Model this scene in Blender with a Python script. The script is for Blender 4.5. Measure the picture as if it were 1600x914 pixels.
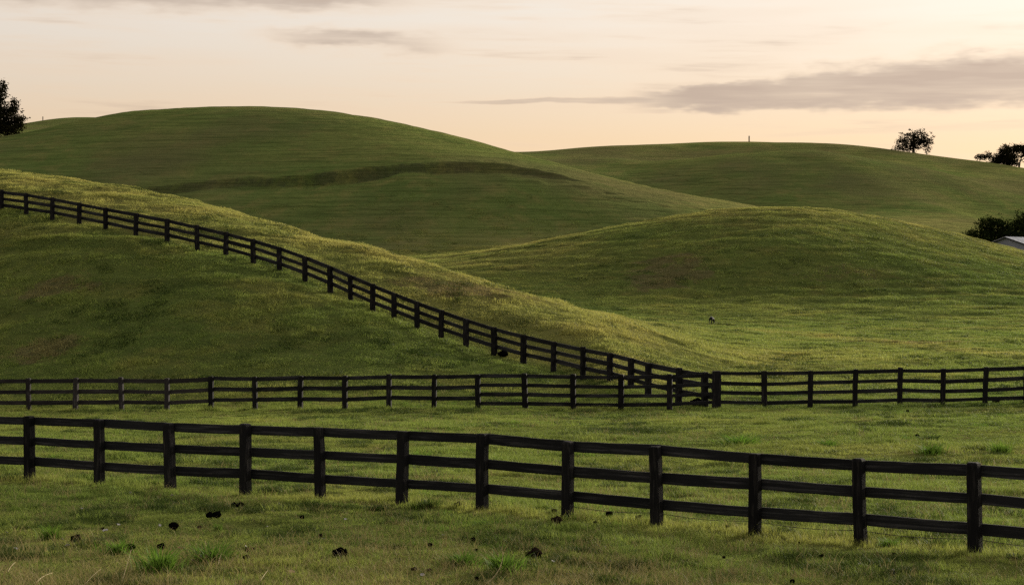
import bpy, bmesh, math, random
import numpy as np
from mathutils import Vector, Matrix

# ------------------------------------------------------------------ basics
for o in list(bpy.data.objects):
    bpy.data.objects.remove(o)
SC = bpy.context.scene
COL = SC.collection
FOC = 3140.0           # focal length in pixels of a 1600 px wide frame
CAMZ = 4.25            # camera height above the paddock
HOR = 467.0            # image row of the eye level
R = math.radians

# ------------------------------------------------------------------ camera
cam = bpy.data.cameras.new('camera')
cam.sensor_width = 36.0
cam.lens = 36.0 * FOC / 1600.0
cam.shift_y = 10.0 / 1600.0
cam.clip_start = 0.5
cam.clip_end = 20000
cam_o = bpy.data.objects.new('camera', cam)
COL.objects.link(cam_o)
cam_o.location = (0, 0, CAMZ)
cam_o.rotation_euler = (R(90), 0, 0)
SC.camera = cam_o

# ------------------------------------------------------------------ node helper
class E:
    """a socket that can be used in arithmetic"""
    def __init__(s, nt, sock): s.nt, s.s = nt, sock
    def _m(s, op, *a, clamp=False):
        n = s.nt.nodes.new('ShaderNodeMath'); n.operation = op; n.use_clamp = clamp
        for i, v in enumerate((s,) + a):
            if isinstance(v, E): s.nt.links.new(v.s, n.inputs[i])
            else: n.inputs[i].default_value = v
        return E(s.nt, n.outputs[0])
    def __add__(s, o): return s._m('ADD', o)
    def __radd__(s, o): return s._m('ADD', o)
    def __sub__(s, o): return s._m('SUBTRACT', o)
    def __rsub__(s, o): return (s * -1.0) + o
    def __mul__(s, o): return s._m('MULTIPLY', o)
    def __rmul__(s, o): return s._m('MULTIPLY', o)
    def __truediv__(s, o): return s._m('DIVIDE', o)
    def abs(s): return s._m('ABSOLUTE')
    def clamp(s): return s._m('ADD', 0.0, clamp=True)
    def exp(s): return s._m('EXPONENT')
    def max(s, o): return s._m('MAXIMUM', o)
    def min(s, o): return s._m('MINIMUM', o)
    def ss(s, a, b, lo=0.0, hi=1.0):
        n = s.nt.nodes.new('ShaderNodeMapRange'); n.interpolation_type = 'SMOOTHSTEP'
        s.nt.links.new(s.s, n.inputs[0])
        for i, v in enumerate((a, b, lo, hi)): n.inputs[i + 1].default_value = v
        return E(s.nt, n.outputs[0])
    def lin(s, a, b, lo, hi):
        n = s.nt.nodes.new('ShaderNodeMapRange')
        s.nt.links.new(s.s, n.inputs[0])
        for i, v in enumerate((a, b, lo, hi)): n.inputs[i + 1].default_value = v
        return E(s.nt, n.outputs[0])
    def ramp(s, pts):
        n = s.nt.nodes.new('ShaderNodeValToRGB'); s.nt.links.new(s.s, n.inputs[0])
        el = n.color_ramp.elements
        while len(el) < len(pts): el.new(0.5)
        for e, (p, c) in zip(el, pts):
            e.position = p; e.color = (*c, 1) if len(c) == 3 else c
        return E(s.nt, n.outputs[0])

def mixc(nt, fac, a, b, mode='MIX'):
    n = nt.nodes.new('ShaderNodeMix'); n.data_type = 'RGBA'; n.blend_type = mode
    for sock, v in ((n.inputs[0], fac), (n.inputs[6], a), (n.inputs[7], b)):
        if isinstance(v, E): nt.links.new(v.s, sock)
        elif isinstance(v, (int, float)): sock.default_value = v
        else: sock.default_value = (*v, 1)
    return E(nt, n.outputs[2])

def comb(nt, x, y, z):
    n = nt.nodes.new('ShaderNodeCombineXYZ')
    for i, v in enumerate((x, y, z)):
        if isinstance(v, E): nt.links.new(v.s, n.inputs[i])
        else: n.inputs[i].default_value = v
    return E(nt, n.outputs[0])

def noise(nt, vec, scale, detail=3.0, rough=0.55, dist=0.0):
    n = nt.nodes.new('ShaderNodeTexNoise')
    if vec is not None: nt.links.new(vec.s, n.inputs['Vector'])
    n.inputs['Scale'].default_value = scale
    n.inputs['Detail'].default_value = detail
    n.inputs['Roughness'].default_value = rough
    n.inputs['Distortion'].default_value = dist
    return E(nt, n.outputs[0])

# ------------------------------------------------------------------ world: dusk sky with a thin veil and streaks of cloud
SUN_AZ, SUN_EL = R(36), R(12.5)
W = bpy.data.worlds.new('World'); SC.world = W; W.use_nodes = True
nt = W.node_tree; nt.nodes.clear()
tc = nt.nodes.new('ShaderNodeTexCoord')
sep = nt.nodes.new('ShaderNodeSeparateXYZ'); nt.links.new(tc.outputs['Generated'], sep.inputs[0])
dx, dy, dz = (E(nt, sep.outputs[i]) for i in range(3))
az = dx._m('ARCTAN2', dy)
el = dz.max(-0.02).min(1.0)._m('ARCSINE')
sky = nt.nodes.new('ShaderNodeTexSky'); sky.sky_type = 'NISHITA'; sky.sun_disc = False
sky.sun_elevation = SUN_EL; sky.sun_rotation = SUN_AZ
sky.air_density = 1.2; sky.dust_density = 2.5; sky.ozone_density = 1.0
nish = mixc(nt, 1.0, E(nt, sky.outputs[0]), (0.08, 0.08, 0.08), 'MULTIPLY')
# thin high veil: cream near the horizon, dull grey overhead
veil = (el / (math.pi / 2)).ramp([
    (0.00, (0.92, 0.655, 0.40)), (0.048, (0.91, 0.675, 0.43)), (0.064, (0.885, 0.725, 0.545)),
    (0.086, (0.905, 0.815, 0.70)), (0.16, (0.86, 0.80, 0.72)), (0.40, (0.72, 0.71, 0.70)), (1.0, (0.62, 0.63, 0.66))])
daz = az - SUN_AZ
toward = daz._m('COSINE')                      # 1 toward the sunset, -1 opposite
glow = (daz * daz * -3.2).exp()
dim = toward.ss(-1.0, 1.0, 0.42, 0.70) + glow * 0.345
veil = mixc(nt, 1.0, veil, comb(nt, dim, dim, dim * (1.03 - glow * 0.03)), 'MULTIPLY')
base = mixc(nt, 0.95, nish, veil)
# cloud streaks: coordinates along azimuth and elevation
wv = comb(nt, az * 5.0, el * 26.0, 0.3)
n1 = noise(nt, wv, 1.6, 4, 0.6)
n2 = noise(nt, comb(nt, az * 3.0, el * 34.0, 4.7), 1.5, 3, 0.55)
n3 = noise(nt, comb(nt, az * 16.0, el * 60.0, 9.1), 2.2, 3, 0.6)
def band(a0, a1, c0, c1, t0, t1, soft=0.5, rag=0.9, end=None):
    """a long cloud: centre line and half thickness go linearly from azimuth a0 to a1"""
    c = az.lin(a0, a1, c0, c1); t = az.lin(a0, a1, t0, t1)
    q = (el - c + (n1 - 0.5) * (rag * 0.012) + (n3 - 0.5) * (rag * 0.009)).abs() / t
    m = (q * q * -1.6).exp() if soft >= 1.0 else (1.0 - q).ss(0.0, soft)
    m = m * az.ss(a0 - 0.02, a0 + 0.04)
    if end: m = m * az.ss(end[0], end[1], 1.0, 0.0)
    return m
def A(px): return math.atan((px - 800) / FOC)
def L(y): return (HOR - y) / FOC
right = band(A(960), A(1500), L(162), L(135), 0.0075, 0.0205, 0.70, 1.5)
rtail = band(A(660), A(1180), L(162), L(158), 0.0004, 0.0050, 0.7, 0.35)
rlow = band(A(930), A(1010), L(177), L(176), 0.0020, 0.0024, 0.8, 0.3, (A(1030), A(1110)))
low = band(A(1120), A(1500), L(216), L(205), 0.0015, 0.0045, 0.9, 0.35)
left = band(A(-700), A(640), L(-14), L(2), 0.0235, 0.0110, 0.95, 1.4, (A(480), A(780)))
smear = band(A(390), A(540), L(64), L(70), 0.0045, 0.0075, 1.0, 1.6, (A(560), A(820)))
wisp = band(A(1080), A(1200), L(106), L(102), 0.0006, 0.0022, 0.9, 0.35, (A(1210), A(1300)))
high = n2.ss(0.50, 0.80) * el.ss(0.10, 0.22)     # scattered streaks higher up
tex = n2.ss(0.40, 0.70)
cloud = (right * 0.92).max(rtail * 0.7).max(rlow * 0.55).max(low * 0.38).max(left * 0.75).max(smear * 0.75).max(wisp * 0.25).max(high * 0.6)
fib = noise(nt, comb(nt, az * 9.0 + el * 30.0, el * 120.0, 2.2), 1.6, 3, 0.6)
cloud = (cloud * (n1 * 0.45 + fib * 0.55).lin(0.34, 0.60, 0.72, 1.15)).max(n2.ss(0.40, 0.68) * 0.30 + fib.ss(0.42, 0.72) * n1.ss(0.38, 0.58) * 0.34)
ccol = mixc(nt, (1.0 - glow * 0.5), (0.520, 0.408, 0.325), (0.560, 0.440, 0.352))
ccol = mixc(nt, 1.0, ccol, comb(nt, dim, dim, dim), 'MULTIPLY')
thin = mixc(nt, 1.0, (0.93, 0.70, 0.50), comb(nt, dim, dim, dim), 'MULTIPLY')
ccol = mixc(nt, cloud.ss(0.15, 0.8), thin, ccol)
final = mixc(nt, cloud.clamp(), base, ccol)
bg = nt.nodes.new('ShaderNodeBackground'); nt.links.new(final.s, bg.inputs[0]); bg.inputs[1].default_value = 1.0
wo = nt.nodes.new('ShaderNodeOutputWorld'); nt.links.new(bg.outputs[0], wo.inputs[0])

W.cycles.sampling_method = 'MANUAL'; W.cycles.sample_map_resolution = 256
# ------------------------------------------------------------------ sun behind thin cloud, low beyond the hills
sl = bpy.data.lights.new('sun', 'SUN'); sl.energy = 4.9; sl.angle = R(9); sl.color = (1.0, 0.90, 0.70)
so = bpy.data.objects.new('sun', sl); COL.objects.link(so)
sdir = Vector((math.sin(SUN_AZ) * math.cos(SUN_EL), math.cos(SUN_AZ) * math.cos(SUN_EL), math.sin(SUN_EL)))
so.rotation_euler = sdir.to_track_quat('Z', 'Y').to_euler()
so.location = sdir * 200

vs = SC.view_settings
vs.view_transform = 'Standard'; vs.look = 'None'; vs.exposure = 0.35; vs.gamma = 1.0; vs.use_curve_mapping = False
SC.display_settings.display_device = 'sRGB'
SC.cycles.use_denoising = False; SC.cycles.use_adaptive_sampling = True; SC.cycles.adaptive_threshold = 0.015
SC.cycles.max_bounces = 5; SC.cycles.diffuse_bounces = 3; SC.cycles.transmission_bounces = 3
SC.cycles.transparent_max_bounces = 4; SC.cycles.volume_bounces = 0

# ------------------------------------------------------------------ numpy noise
def _h(ix, iy, seed):
    v = (ix.astype(np.int64) * 374761393 + iy.astype(np.int64) * 668265263 + seed * 974711) & 0xFFFFFFFF
    v = ((v ^ (v >> 13)) * 1274126177) & 0xFFFFFFFF
    v = (v ^ (v >> 16)) & 0xFFFFFF
    return v / float(0xFFFFFF)
def vnoise(x, y, seed=0):
    ix, iy = np.floor(x), np.floor(y)
    fx, fy = x - ix, y - iy
    fx = fx * fx * fx * (fx * (fx * 6 - 15) + 10); fy = fy * fy * fy * (fy * (fy * 6 - 15) + 10)
    a, b = _h(ix, iy, seed), _h(ix + 1, iy, seed)
    c, d = _h(ix, iy + 1, seed), _h(ix + 1, iy + 1, seed)
    return (a * (1 - fx) + b * fx) * (1 - fy) + (c * (1 - fx) + d * fx) * fy - 0.5
def fbm(x, y, seed=0, octv=4, gain=0.5):
    t, a = 0, 1.0
    for k in range(octv):
        t = t + a * vnoise(x * 1.0 + 17.3 * k, y - 9.1 * k, seed + k); x, y, a = x * 2.03, y * 2.03, a * gain
    return t
def sst(t, a, b):
    t = np.clip((t - a) / (b - a), 0, 1); return t * t * (3 - 2 * t)

# ------------------------------------------------------------------ terrain profile: real heights along each bearing
PXA, PXB = -1600, 3200
PXT = np.arange(PXA, PXB + 1, 4.0)
def table(pts, sig=28):
    xs, ys = zip(*pts)
    v = np.interp(PXT, xs, ys)
    k = np.exp(-0.5 * (np.arange(-40, 41) * 4.0 / sig) ** 2); k /= k.sum()
    return np.convolve(np.pad(v, 40, mode='edge'), k, mode='valid')
def z_of(y, Z): return CAMZ + (HOR - y) * Z / FOC

near_px = [47, 155, 267, 383, 501, 628, 753, 886, 1027, 1180, 1345, 1523]
near_by = [750, 757, 765, 772, 779, 787, 796, 811, 823, 837, 852, 866]
def near_h(px): return 100 + (np.clip(px, -500, 2000) - 47) * 41 / 1476
mid_px = [-28, 45, 118, 190, 261, 330, 399, 469, 539, 608, 678, 747, 821, 896, 970, 1046, 1119, 1194, 1266, 1336, 1406, 1473, 1539, 1604, 1668]
mid_by = [643, 643, 642, 641, 641, 640.5, 640, 640, 639.5, 639, 638.5, 637.5, 640.5, 640.5, 640, 640, 637, 638, 637, 636, 635, 633.5, 632, 630, 628]
hill_px = [2, 41, 82, 124, 165, 212, 261, 308, 353, 396, 437, 477, 516, 548, 582, 616, 652, 689, 728, 772, 818, 865, 911, 953, 986, 1013]
hill_by = [325, 333, 341, 348, 356, 367, 380, 390, 401, 412, 426, 440, 456, 471, 485, 500, 514, 528, 542, 555, 568, 582, 594, 604, 612, 617]
Zmid = [(-1600, 95), (45, 92.4), (539, 88.9), (1046, 86), (1119, 85.6), (1539, 85.0), (3200, 84)]
Zhill = [(-1600, 190), (-400, 156), (0, 140), (100, 135), (212, 130), (308, 126), (437, 122), (516, 118.5), (582, 114), (689, 110.5), (772, 108), (865, 104), (911, 100), (953, 97), (1020, 96.5), (1119, 97), (3200, 97)]
CT = []       # control lines: (Z table, z table, crest weight table or None)
def add(Zp, zp=None, yp=None, crest=None, sig=28):
    Zt = table(Zp if isinstance(Zp, list) else [(0, Zp)], sig)
    zt = table(zp, sig) if zp is not None else z_of(table(yp, sig), Zt)
    CT.append((Zt, zt, table(crest, 40) if crest else None))
add(0.0, zp=[(0, 2.6)])
add(24.0, zp=[(0, 0.05)])
Zn = FOC * 1.5 / near_h(PXT)
yn = np.interp(PXT, near_px, near_by)
zn = np.where((PXT < 30) | (PXT > 1540), 0.0, z_of(yn, Zn))
k_ = np.exp(-0.5 * (np.arange(-40, 41) / 10.0) ** 2); k_ /= k_.sum()
zn = np.convolve(np.pad(zn, 40, mode='edge'), k_, mode='valid')
CT.append((Zn, zn, None))
add(68.0, zp=[(-400, -0.35), (800, -0.12), (1600, 0.05)])
zm = [(p, z_of(y, np.interp(p, *zip(*Zmid)))) for p, y in zip(mid_px, mid_by)]
add(Zmid, zp=[(-1600, -0.6)] + zm + [(3200, 0.2)], sig=36)
zh = [(p, z_of(y, np.interp(p, *zip(*Zhill)))) for p, y in zip(hill_px, hill_by) if p < 930]
add(Zhill, zp=[(-1600, 9), (-400, 11.5)] + zh + [(960, 0.42), (1010, 0.05), (1119, -0.30), (1250, -0.30), (1700, -0.05), (3200, 0.4)], sig=18)
add([(-1600, 215), (-400, 180), (0, 166), (300, 151), (500, 140), (650, 131), (760, 127), (900, 124), (1100, 124), (3200, 126)],
    yp=[(-1600, 330), (-400, 262), (-150, 258), (0, 263), (100, 277), (200, 293), (300, 315), (400, 342), (500, 371), (600, 393), (650, 407), (700, 423),
        (760, 442), (840, 466), (900, 482), (960, 498), (1020, 517), (1100, 543), (1200, 556), (1600, 555), (3200, 550)],
    crest=[(880, 1), (1000, 0)], sig=22)
add([(600, 205), (760, 222), (1000, 230)], zp=[(-1600, 5), (500, 4.2), (700, 3.0), (850, 2.6), (980, 2.1), (1112, 1.4), (1600, 1.6), (3200, 4)], sig=50)
add(268.0, zp=[(-1600, 7), (500, 5.2), (800, 4.4), (1000, 4.1), (1200, 4.0), (1400, 4.2), (1600, 4.0), (3200, 5)], sig=50)
kn = [(-1600, 395), (0, 418), (400, 415), (560, 411), (640, 402), (700, 397), (800, 383), (900, 366), (1000, 348), (1100, 332), (1180, 325), (1240, 324),
      (1300, 328), (1400, 345), (1500, 370), (1600, 398), (1700, 422), (1900, 428), (3200, 420)]
_ft = CT[-1][1]; _kz = z_of(table(kn, 24), 340.0)
CT.append((table([(0, 302.0)]), _ft + (_kz - _ft) * table([(600, 0.50), (900, 0.56), (1200, 0.60), (1600, 0.56)], 60), None))
add(340.0, yp=kn, crest=[(820, 0), (960, 1), (3200, 1)], sig=24)
knz = table([(p, z_of(y, 340)) for p, y in kn])
CT.append((table([(0, 385)]), knz + table([(600, 3.5), (760, 2.8), (860, 1.2), (1000, -1.5), (1150, -4.5), (1350, -4.0), (1500, -2.4), (1700, -1.0), (2000, 1)]), None))
bank = [(-1600, 330), (-200, 302), (0, 299), (180, 294), (300, 283), (400, 273), (500, 262), (600, 250), (680, 245), (780, 251), (850, 262), (890, 270), (1000, 302), (1100, 325), (1180, 343), (1300, 372), (1600, 395), (3200, 400)]
add(430.0, yp=bank, sig=30)
add([(0, 505), (700, 500), (1170, 470), (1600, 470)],
    yp=[(-1600, 300), (-300, 258), (-100, 232), (0, 218), (50, 207), (100, 194), (200, 174), (300, 165), (400, 161), (500, 168), (600, 182), (700, 205), (800, 232), (900, 257), (1000, 283), (1100, 307), (1170, 322), (1300, 356), (1600, 385), (3200, 400)],
    crest=[(1230, 1), (1330, 0)], sig=22)
add(585.0, yp=[(-1600, 300), (-300, 262), (200, 235), (600, 250), (800, 280), (900, 290), (1000, 310), (1200, 338), (1290, 342), (1400, 336), (1500, 338), (1600, 356), (3200, 360)], sig=40)
add(680.0, yp=[(-1600, 262), (-200, 225), (100, 208), (500, 226), (800, 255), (900, 262), (960, 268), (1020, 266), (1100, 252), (1200, 238), (1290, 232), (1380, 240), (1460, 258), (1530, 285), (1600, 306), (1700, 325), (3200, 330)], sig=40)
_dz = CT[-1][1]
_cr = z_of(table([(-1600, 235), (0, 200), (120, 184), (400, 205), (840, 238), (1000, 223), (1170, 217), (1300, 225), (1500, 249), (1600, 263), (3200, 300)]), 785.0)
_w = table([(950, 0.45), (1120, 0.10), (1290, 0.02), (1450, 0.14), (1560, 0.40), (1700, 0.45)], 40)
CT.append((table([(0, 728.0)]), _dz + (_cr - _dz) * _w, None))
add(785.0, yp=[(-1600, 235), (-300, 216), (0, 200), (40, 192), (80, 186), (120, 184), (200, 186), (400, 205), (700, 236), (840, 238.5), (900, 232), (1000, 223), (1100, 218), (1170, 217), (1250, 220), (1300, 225), (1400, 236), (1500, 249), (1600, 263), (1800, 285), (3200, 300)],
    crest=[(0, 1)], sig=26)
CT.append((table([(0, 960)]), CT[-1][1] - 26, None))
add(1600.0, zp=[(0, 15)])
add(12000.0, zp=[(0, 0)])
CZ = np.stack([c[0] for c in CT]); Cz = np.stack([c[1] for c in CT])
dZ_ = np.diff(CZ, axis=0); dS = np.diff(Cz, axis=0) / dZ_
M_ = np.zeros_like(Cz)
M_[0], M_[-1] = dS[0], dS[-1]
for i in range(1, len(CT) - 1):
    s0, s1 = dS[i - 1], dS[i]; w0 = 2 * dZ_[i] + dZ_[i - 1]; w1 = dZ_[i] + 2 * dZ_[i - 1]
    with np.errstate(divide='ignore', invalid='ignore'):
        m = np.where(s0 * s1 > 0, (w0 + w1) / (w0 / s0 + w1 / s1), 0.0)
    if CT[i][2] is not None:
        cw = np.clip(CT[i][2], 0, 1); m = m * (1 - cw) + cw * (Cz[i] - CAMZ) / CZ[i]
    M_[i] = m

def height(X, Y):
    X = np.asarray(X, float); Y = np.asarray(Y, float)
    r = np.hypot(X, Y); a = np.arctan2(X, Y); AM = R(33)
    ac = np.clip(a, -AM, AM)
    px = 800 + FOC * np.tan(ac); Z = np.minimum(r * np.cos(ac), 11990.0)
    t = (px - PXA) / 4.0; j = np.clip(t.astype(int), 0, len(PXT) - 2); f = np.clip(t - j, 0, 1)
    out = np.zeros_like(Z)
    for i in range(len(CT) - 1):
        z0 = CZ[i][j] * (1 - f) + CZ[i][j + 1] * f; z1 = CZ[i + 1][j] * (1 - f) + CZ[i + 1][j + 1] * f
        mk = (Z >= z0) & (Z < z1)
        if not mk.any(): continue
        jj, ff = j[mk], f[mk]
        g = lambda T, k: T[k][jj] * (1 - ff) + T[k][jj + 1] * ff
        d = (z1 - z0)[mk]; u = (Z[mk] - z0[mk]) / d
        out[mk] = ((2*u**3 - 3*u**2 + 1) * g(Cz, i) + (u**3 - 2*u**2 + u) * d * g(M_, i) + (-2*u**3 + 3*u**2) * g(Cz, i + 1) + (u**3 - u**2) * d * g(M_, i + 1))
    # the eroded bank across the big hill
    bz = 430 + 5 * fbm(px / 160.0, px * 0 + 3, 5, 2)
    amp = 3.0 * sst(px, 40, 200) * (1 - sst(px, 840, 930)) * (0.8 + 0.5 * fbm(px / 110.0, px * 0 + 8, 6, 3))
    s = (Z - bz)
    out += amp * (sst(s, -0.8, 0.8) - 1) * np.exp(-np.maximum(-s, 0) / 20.0) * (Z < 700)
    out += sst(Z, 530, 620) * (1 - 0.8 * sst(Z, 700, 780)) * (1 - sst(Z, 800, 900)) * 4.5 * fbm(X / 62.0 + Z / 140.0, Z / 230.0, 15, 2)
    # natural unevenness
    far = sst(Z, 110, 420)
    out += far * (1.9 * fbm(X / 75.0, Y / 75.0, 11, 3)) * (1 - sst(Z, 900, 1300) * 0.5)
    out += sst(Z, 95, 130) * (0.11 * fbm(X / 14.0, Y / 9.0, 21, 3))
    nr = 1 - sst(Z, 150, 260)
    out += nr * (0.09 * fbm(X / 1.9, Y / 1.9, 31, 3) + 0.05 * fbm(X / 0.55, Y / 0.55, 41, 2)) * sst(Z, 4, 20)
    out += sst(Z, 96, 120) * (1 - sst(Z, 420, 600)) * 0.20 * fbm(X / 3.4, Y / 2.6, 45, 2)
    # terracettes: small steps that stock tread along the slopes
    out += 0.10 * sst(Z, 100, 140) * (1 - sst(Z, 480, 700)) * np.sin(out * 5.0 + 4 * fbm(X / 9.0, Y / 9.0, 51, 3)) * np.clip(0.5 + 1.4 * fbm(X / 25.0, Y / 25.0, 61, 2), 0, 1)
    wb = sst(np.abs(a), R(34), R(110))
    return out * (1 - wb) + wb * (3.0 + 4 * fbm(X / 90.0, Y / 90.0, 71, 3)) * sst(r, 5, 60)

def fields(X, Y):
    """tone masks: dry and painted-lit sward, worn bare patches, shade painted on the bank"""
    X = np.asarray(X, float); Y = np.maximum(np.asarray(Y, float), 1.0); Z = Y
    px = np.clip(800 + FOC * X / Y, -1500, 3100)
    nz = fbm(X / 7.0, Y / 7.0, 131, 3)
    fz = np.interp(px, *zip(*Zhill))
    dry = sst(Z + 4 * nz, fz - 1.0, fz + 3.0) * (1 - sst(px, 960, 1180)) * (1 - sst(Z, 190, 215)) * 0.88  # golden ridge above the fence: dry grass plus sunlight painted into its colour
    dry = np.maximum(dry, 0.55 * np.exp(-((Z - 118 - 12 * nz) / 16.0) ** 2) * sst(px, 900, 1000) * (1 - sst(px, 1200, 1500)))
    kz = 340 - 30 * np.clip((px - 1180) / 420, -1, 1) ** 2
    dry = np.maximum(dry, 0.95 * np.exp(-((Z - 338 - 10 * nz) / np.where(px < 1050, 13.0, 20.0)) ** 2) * sst(px, 560, 720))  # knoll crest: dry sward, with its bright rim light mixed in by colour
    dry = np.maximum(dry, 0.7 * sst(px + 80 * nz, 820, 1000) * sst(Z, 415, 450) * (1 - sst(Z, 560, 600)))  # dry tone that also paints in sunlight on the terraced hill's right flank
    dry = np.maximum(dry, 0.5 * sst(Z + 14 * nz, 668, 700) * (1 - sst(Z, 790, 830)) * sst(px, 840, 900) * np.clip(0.7 + nz, 0, 1))  # upper slopes of the far ridge coloured to read as sunlit bands
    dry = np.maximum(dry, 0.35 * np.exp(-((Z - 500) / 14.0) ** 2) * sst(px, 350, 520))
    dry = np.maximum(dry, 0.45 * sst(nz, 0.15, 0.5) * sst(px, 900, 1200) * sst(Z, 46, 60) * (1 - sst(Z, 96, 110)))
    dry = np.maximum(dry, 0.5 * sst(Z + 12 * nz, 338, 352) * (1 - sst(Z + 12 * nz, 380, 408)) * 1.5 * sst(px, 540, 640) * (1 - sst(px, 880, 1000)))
    dry = np.maximum(dry, 0.8 * np.exp(-((Z - 312 - 14 * nz) / 16.0) ** 2) * sst(px, 540, 640) * (1 - sst(px, 860, 980)))  # knoll's left shoulder brightened by colour, as if lit
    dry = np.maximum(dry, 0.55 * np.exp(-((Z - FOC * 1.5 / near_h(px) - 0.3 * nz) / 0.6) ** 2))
    # a faint trodden track across the valley floor
    ty = np.interp(px, [1080, 1220, 1330, 1450, 1560, 1700], [505, 522, 540, 552, 570, 580])
    tZ = np.interp(ty, [500, 510, 525, 540, 555, 575], [232, 215, 180, 158, 140, 124])
    dry = np.maximum(dry, 0.85 * np.exp(-((Z - tZ - 8 * nz) / 6.5) ** 2) * sst(px, 1090, 1200))
    bare = np.zeros_like(Z)
    for (cx, cz, rx, rz, am) in ((22.5, 287, 5.5, 9, 0.95), (19.5, 282, 3.5, 7, 0.7), (-26.5, 119, 3.0, 2.4, 0.8), (-25, 108, 2.0, 2.0, 0.7), (-3.2, 122, 5.0, 2.6, 0.8), (30, 150, 7, 3, 0.55), (2, 74, 3, 2, 0.4), (10.5, 62, 4, 3, 0.35), (47, 283, 9, 5, 0.45)):
        q = ((X - cx) / rx) ** 2 + ((Z - cz) / rz) ** 2 + 1.6 * fbm(X / 2.0, Z / 2.0, 141, 3)
        bare = np.maximum(bare, am * (1 - sst(q, 0.3, 1.1)))
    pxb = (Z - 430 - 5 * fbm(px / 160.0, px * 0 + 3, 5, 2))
    soil_shade = np.exp(-((pxb + 0.1) / 1.2) ** 2) * sst(px, 60, 200) * (1 - sst(px, 870, 940)) * np.clip(0.62 + 0.5 * fbm(X / 5.0, Z / 2.0, 151, 3), 0, 1)  # dark earth of the bank, deepened to stand in for its shade
    dry = np.maximum(dry, 0.40 * sst(fbm(X / 3.0, Z / 3.0, 161, 3) + 0.5 * (1 - sst(px, 500, 1100)), 0.05, 0.5) * (1 - sst(Z, 31, 37)))
    return np.clip(dry, 0, 1), np.clip(bare, 0, 1), np.clip(soil_shade, 0, 1)
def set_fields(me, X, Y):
    for nm, arr in zip(('dry', 'bare', 'soil_shade'), fields(X, Y)):
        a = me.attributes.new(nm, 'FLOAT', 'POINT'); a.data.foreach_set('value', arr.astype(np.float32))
def at(px, Z):
    x = (px - 800) * Z / FOC
    return Vector((x, Z, float(height(np.array([x]), np.array([Z]))[0])))
def ground_at(px, y, z0=24.0, z1=95.0):
    Z = np.arange(z0, z1, 0.05); X = (px - 800) * Z / FOC
    yy = HOR - (height(X, Z) - CAMZ) * FOC / Z
    hit = np.nonzero(yy <= y)[0]
    return at(px, float(Z[hit[0]] if len(hit) else z1))

# ------------------------------------------------------------------ materials
def new_mat(name):
    m = bpy.data.materials.new(name); m.use_nodes = True
    t = m.node_tree; b = t.nodes['Principled BSDF']; return m, t, b
def grass_colour(t, inst=False):
    """the colour of the sward by place: green, olive, dry and worn patches, with painted light and shade"""
    g = t.nodes.new('ShaderNodeNewGeometry'); p = E(t, g.outputs['Position'])
    s = t.nodes.new('ShaderNodeSeparateXYZ'); t.links.new(p.s, s.inputs[0])
    x, y, z = (E(t, s.outputs[i]) for i in range(3))
    big = noise(t, p, 0.022, 3, 0.55, 0.4)
    midn = noise(t, p, 0.16, 4, 0.6, 0.3)
    fine = noise(t, p, 0.9, 4, 0.65)
    vfine = noise(t, p, 3.2, 3, 0.6)
    streak = noise(t, comb(t, x * 0.10 + y * 0.02, y * 0.05, z * 1.6), 1.0, 4, 0.6, 0.3)
    c = mixc(t, big.ss(0.32, 0.66), (0.103, 0.150, 0.030), (0.148, 0.176, 0.038))
    c = mixc(t, midn.ss(0.45, 0.70) * 0.6, c, (0.192, 0.180, 0.046))
    c = mixc(t, fine.ss(0.45, 0.75) * 0.5, c, (0.060, 0.094, 0.018))
    c = mixc(t, vfine.ss(0.54, 0.80) * 0.5, c, (0.245, 0.212, 0.076))
    c = mixc(t, streak.ss(0.48, 0.70) * 0.6, c, (0.062, 0.092, 0.019))
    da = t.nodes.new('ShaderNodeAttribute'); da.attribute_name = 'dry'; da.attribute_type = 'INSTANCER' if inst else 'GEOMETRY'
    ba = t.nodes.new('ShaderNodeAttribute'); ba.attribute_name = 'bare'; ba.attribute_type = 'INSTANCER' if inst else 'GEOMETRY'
    c = mixc(t, E(t, da.outputs['Fac']) * midn.lin(0.3, 0.7, 0.35, 0.9), c, (0.245, 0.218, 0.062))  # golden tone carries both dry grass and the light painted on ridges
    bf = (E(t, ba.outputs['Fac']) + (vfine - 0.5) * 1.1 + (fine - 0.5) * 0.9).ss(0.38, 0.62) * E(t, ba.outputs['Fac']).ss(0.02, 0.3)
    c = mixc(t, bf * 0.55, c, (0.150, 0.100, 0.058))
    sa = t.nodes.new('ShaderNodeAttribute'); sa.attribute_name = 'soil_shade'; sa.attribute_type = 'INSTANCER' if inst else 'GEOMETRY'
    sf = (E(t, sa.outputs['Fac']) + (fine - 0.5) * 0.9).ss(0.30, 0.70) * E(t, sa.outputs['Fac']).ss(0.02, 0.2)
    c = mixc(t, sf * 0.6, c, (0.056, 0.062, 0.028))  # bank's earth tone with shade painted in
    c = mixc(t, 1.0, c, (1.14, 1.11, 1.22), 'MULTIPLY')
    return c, p, fine, vfine, x, y, z
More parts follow.
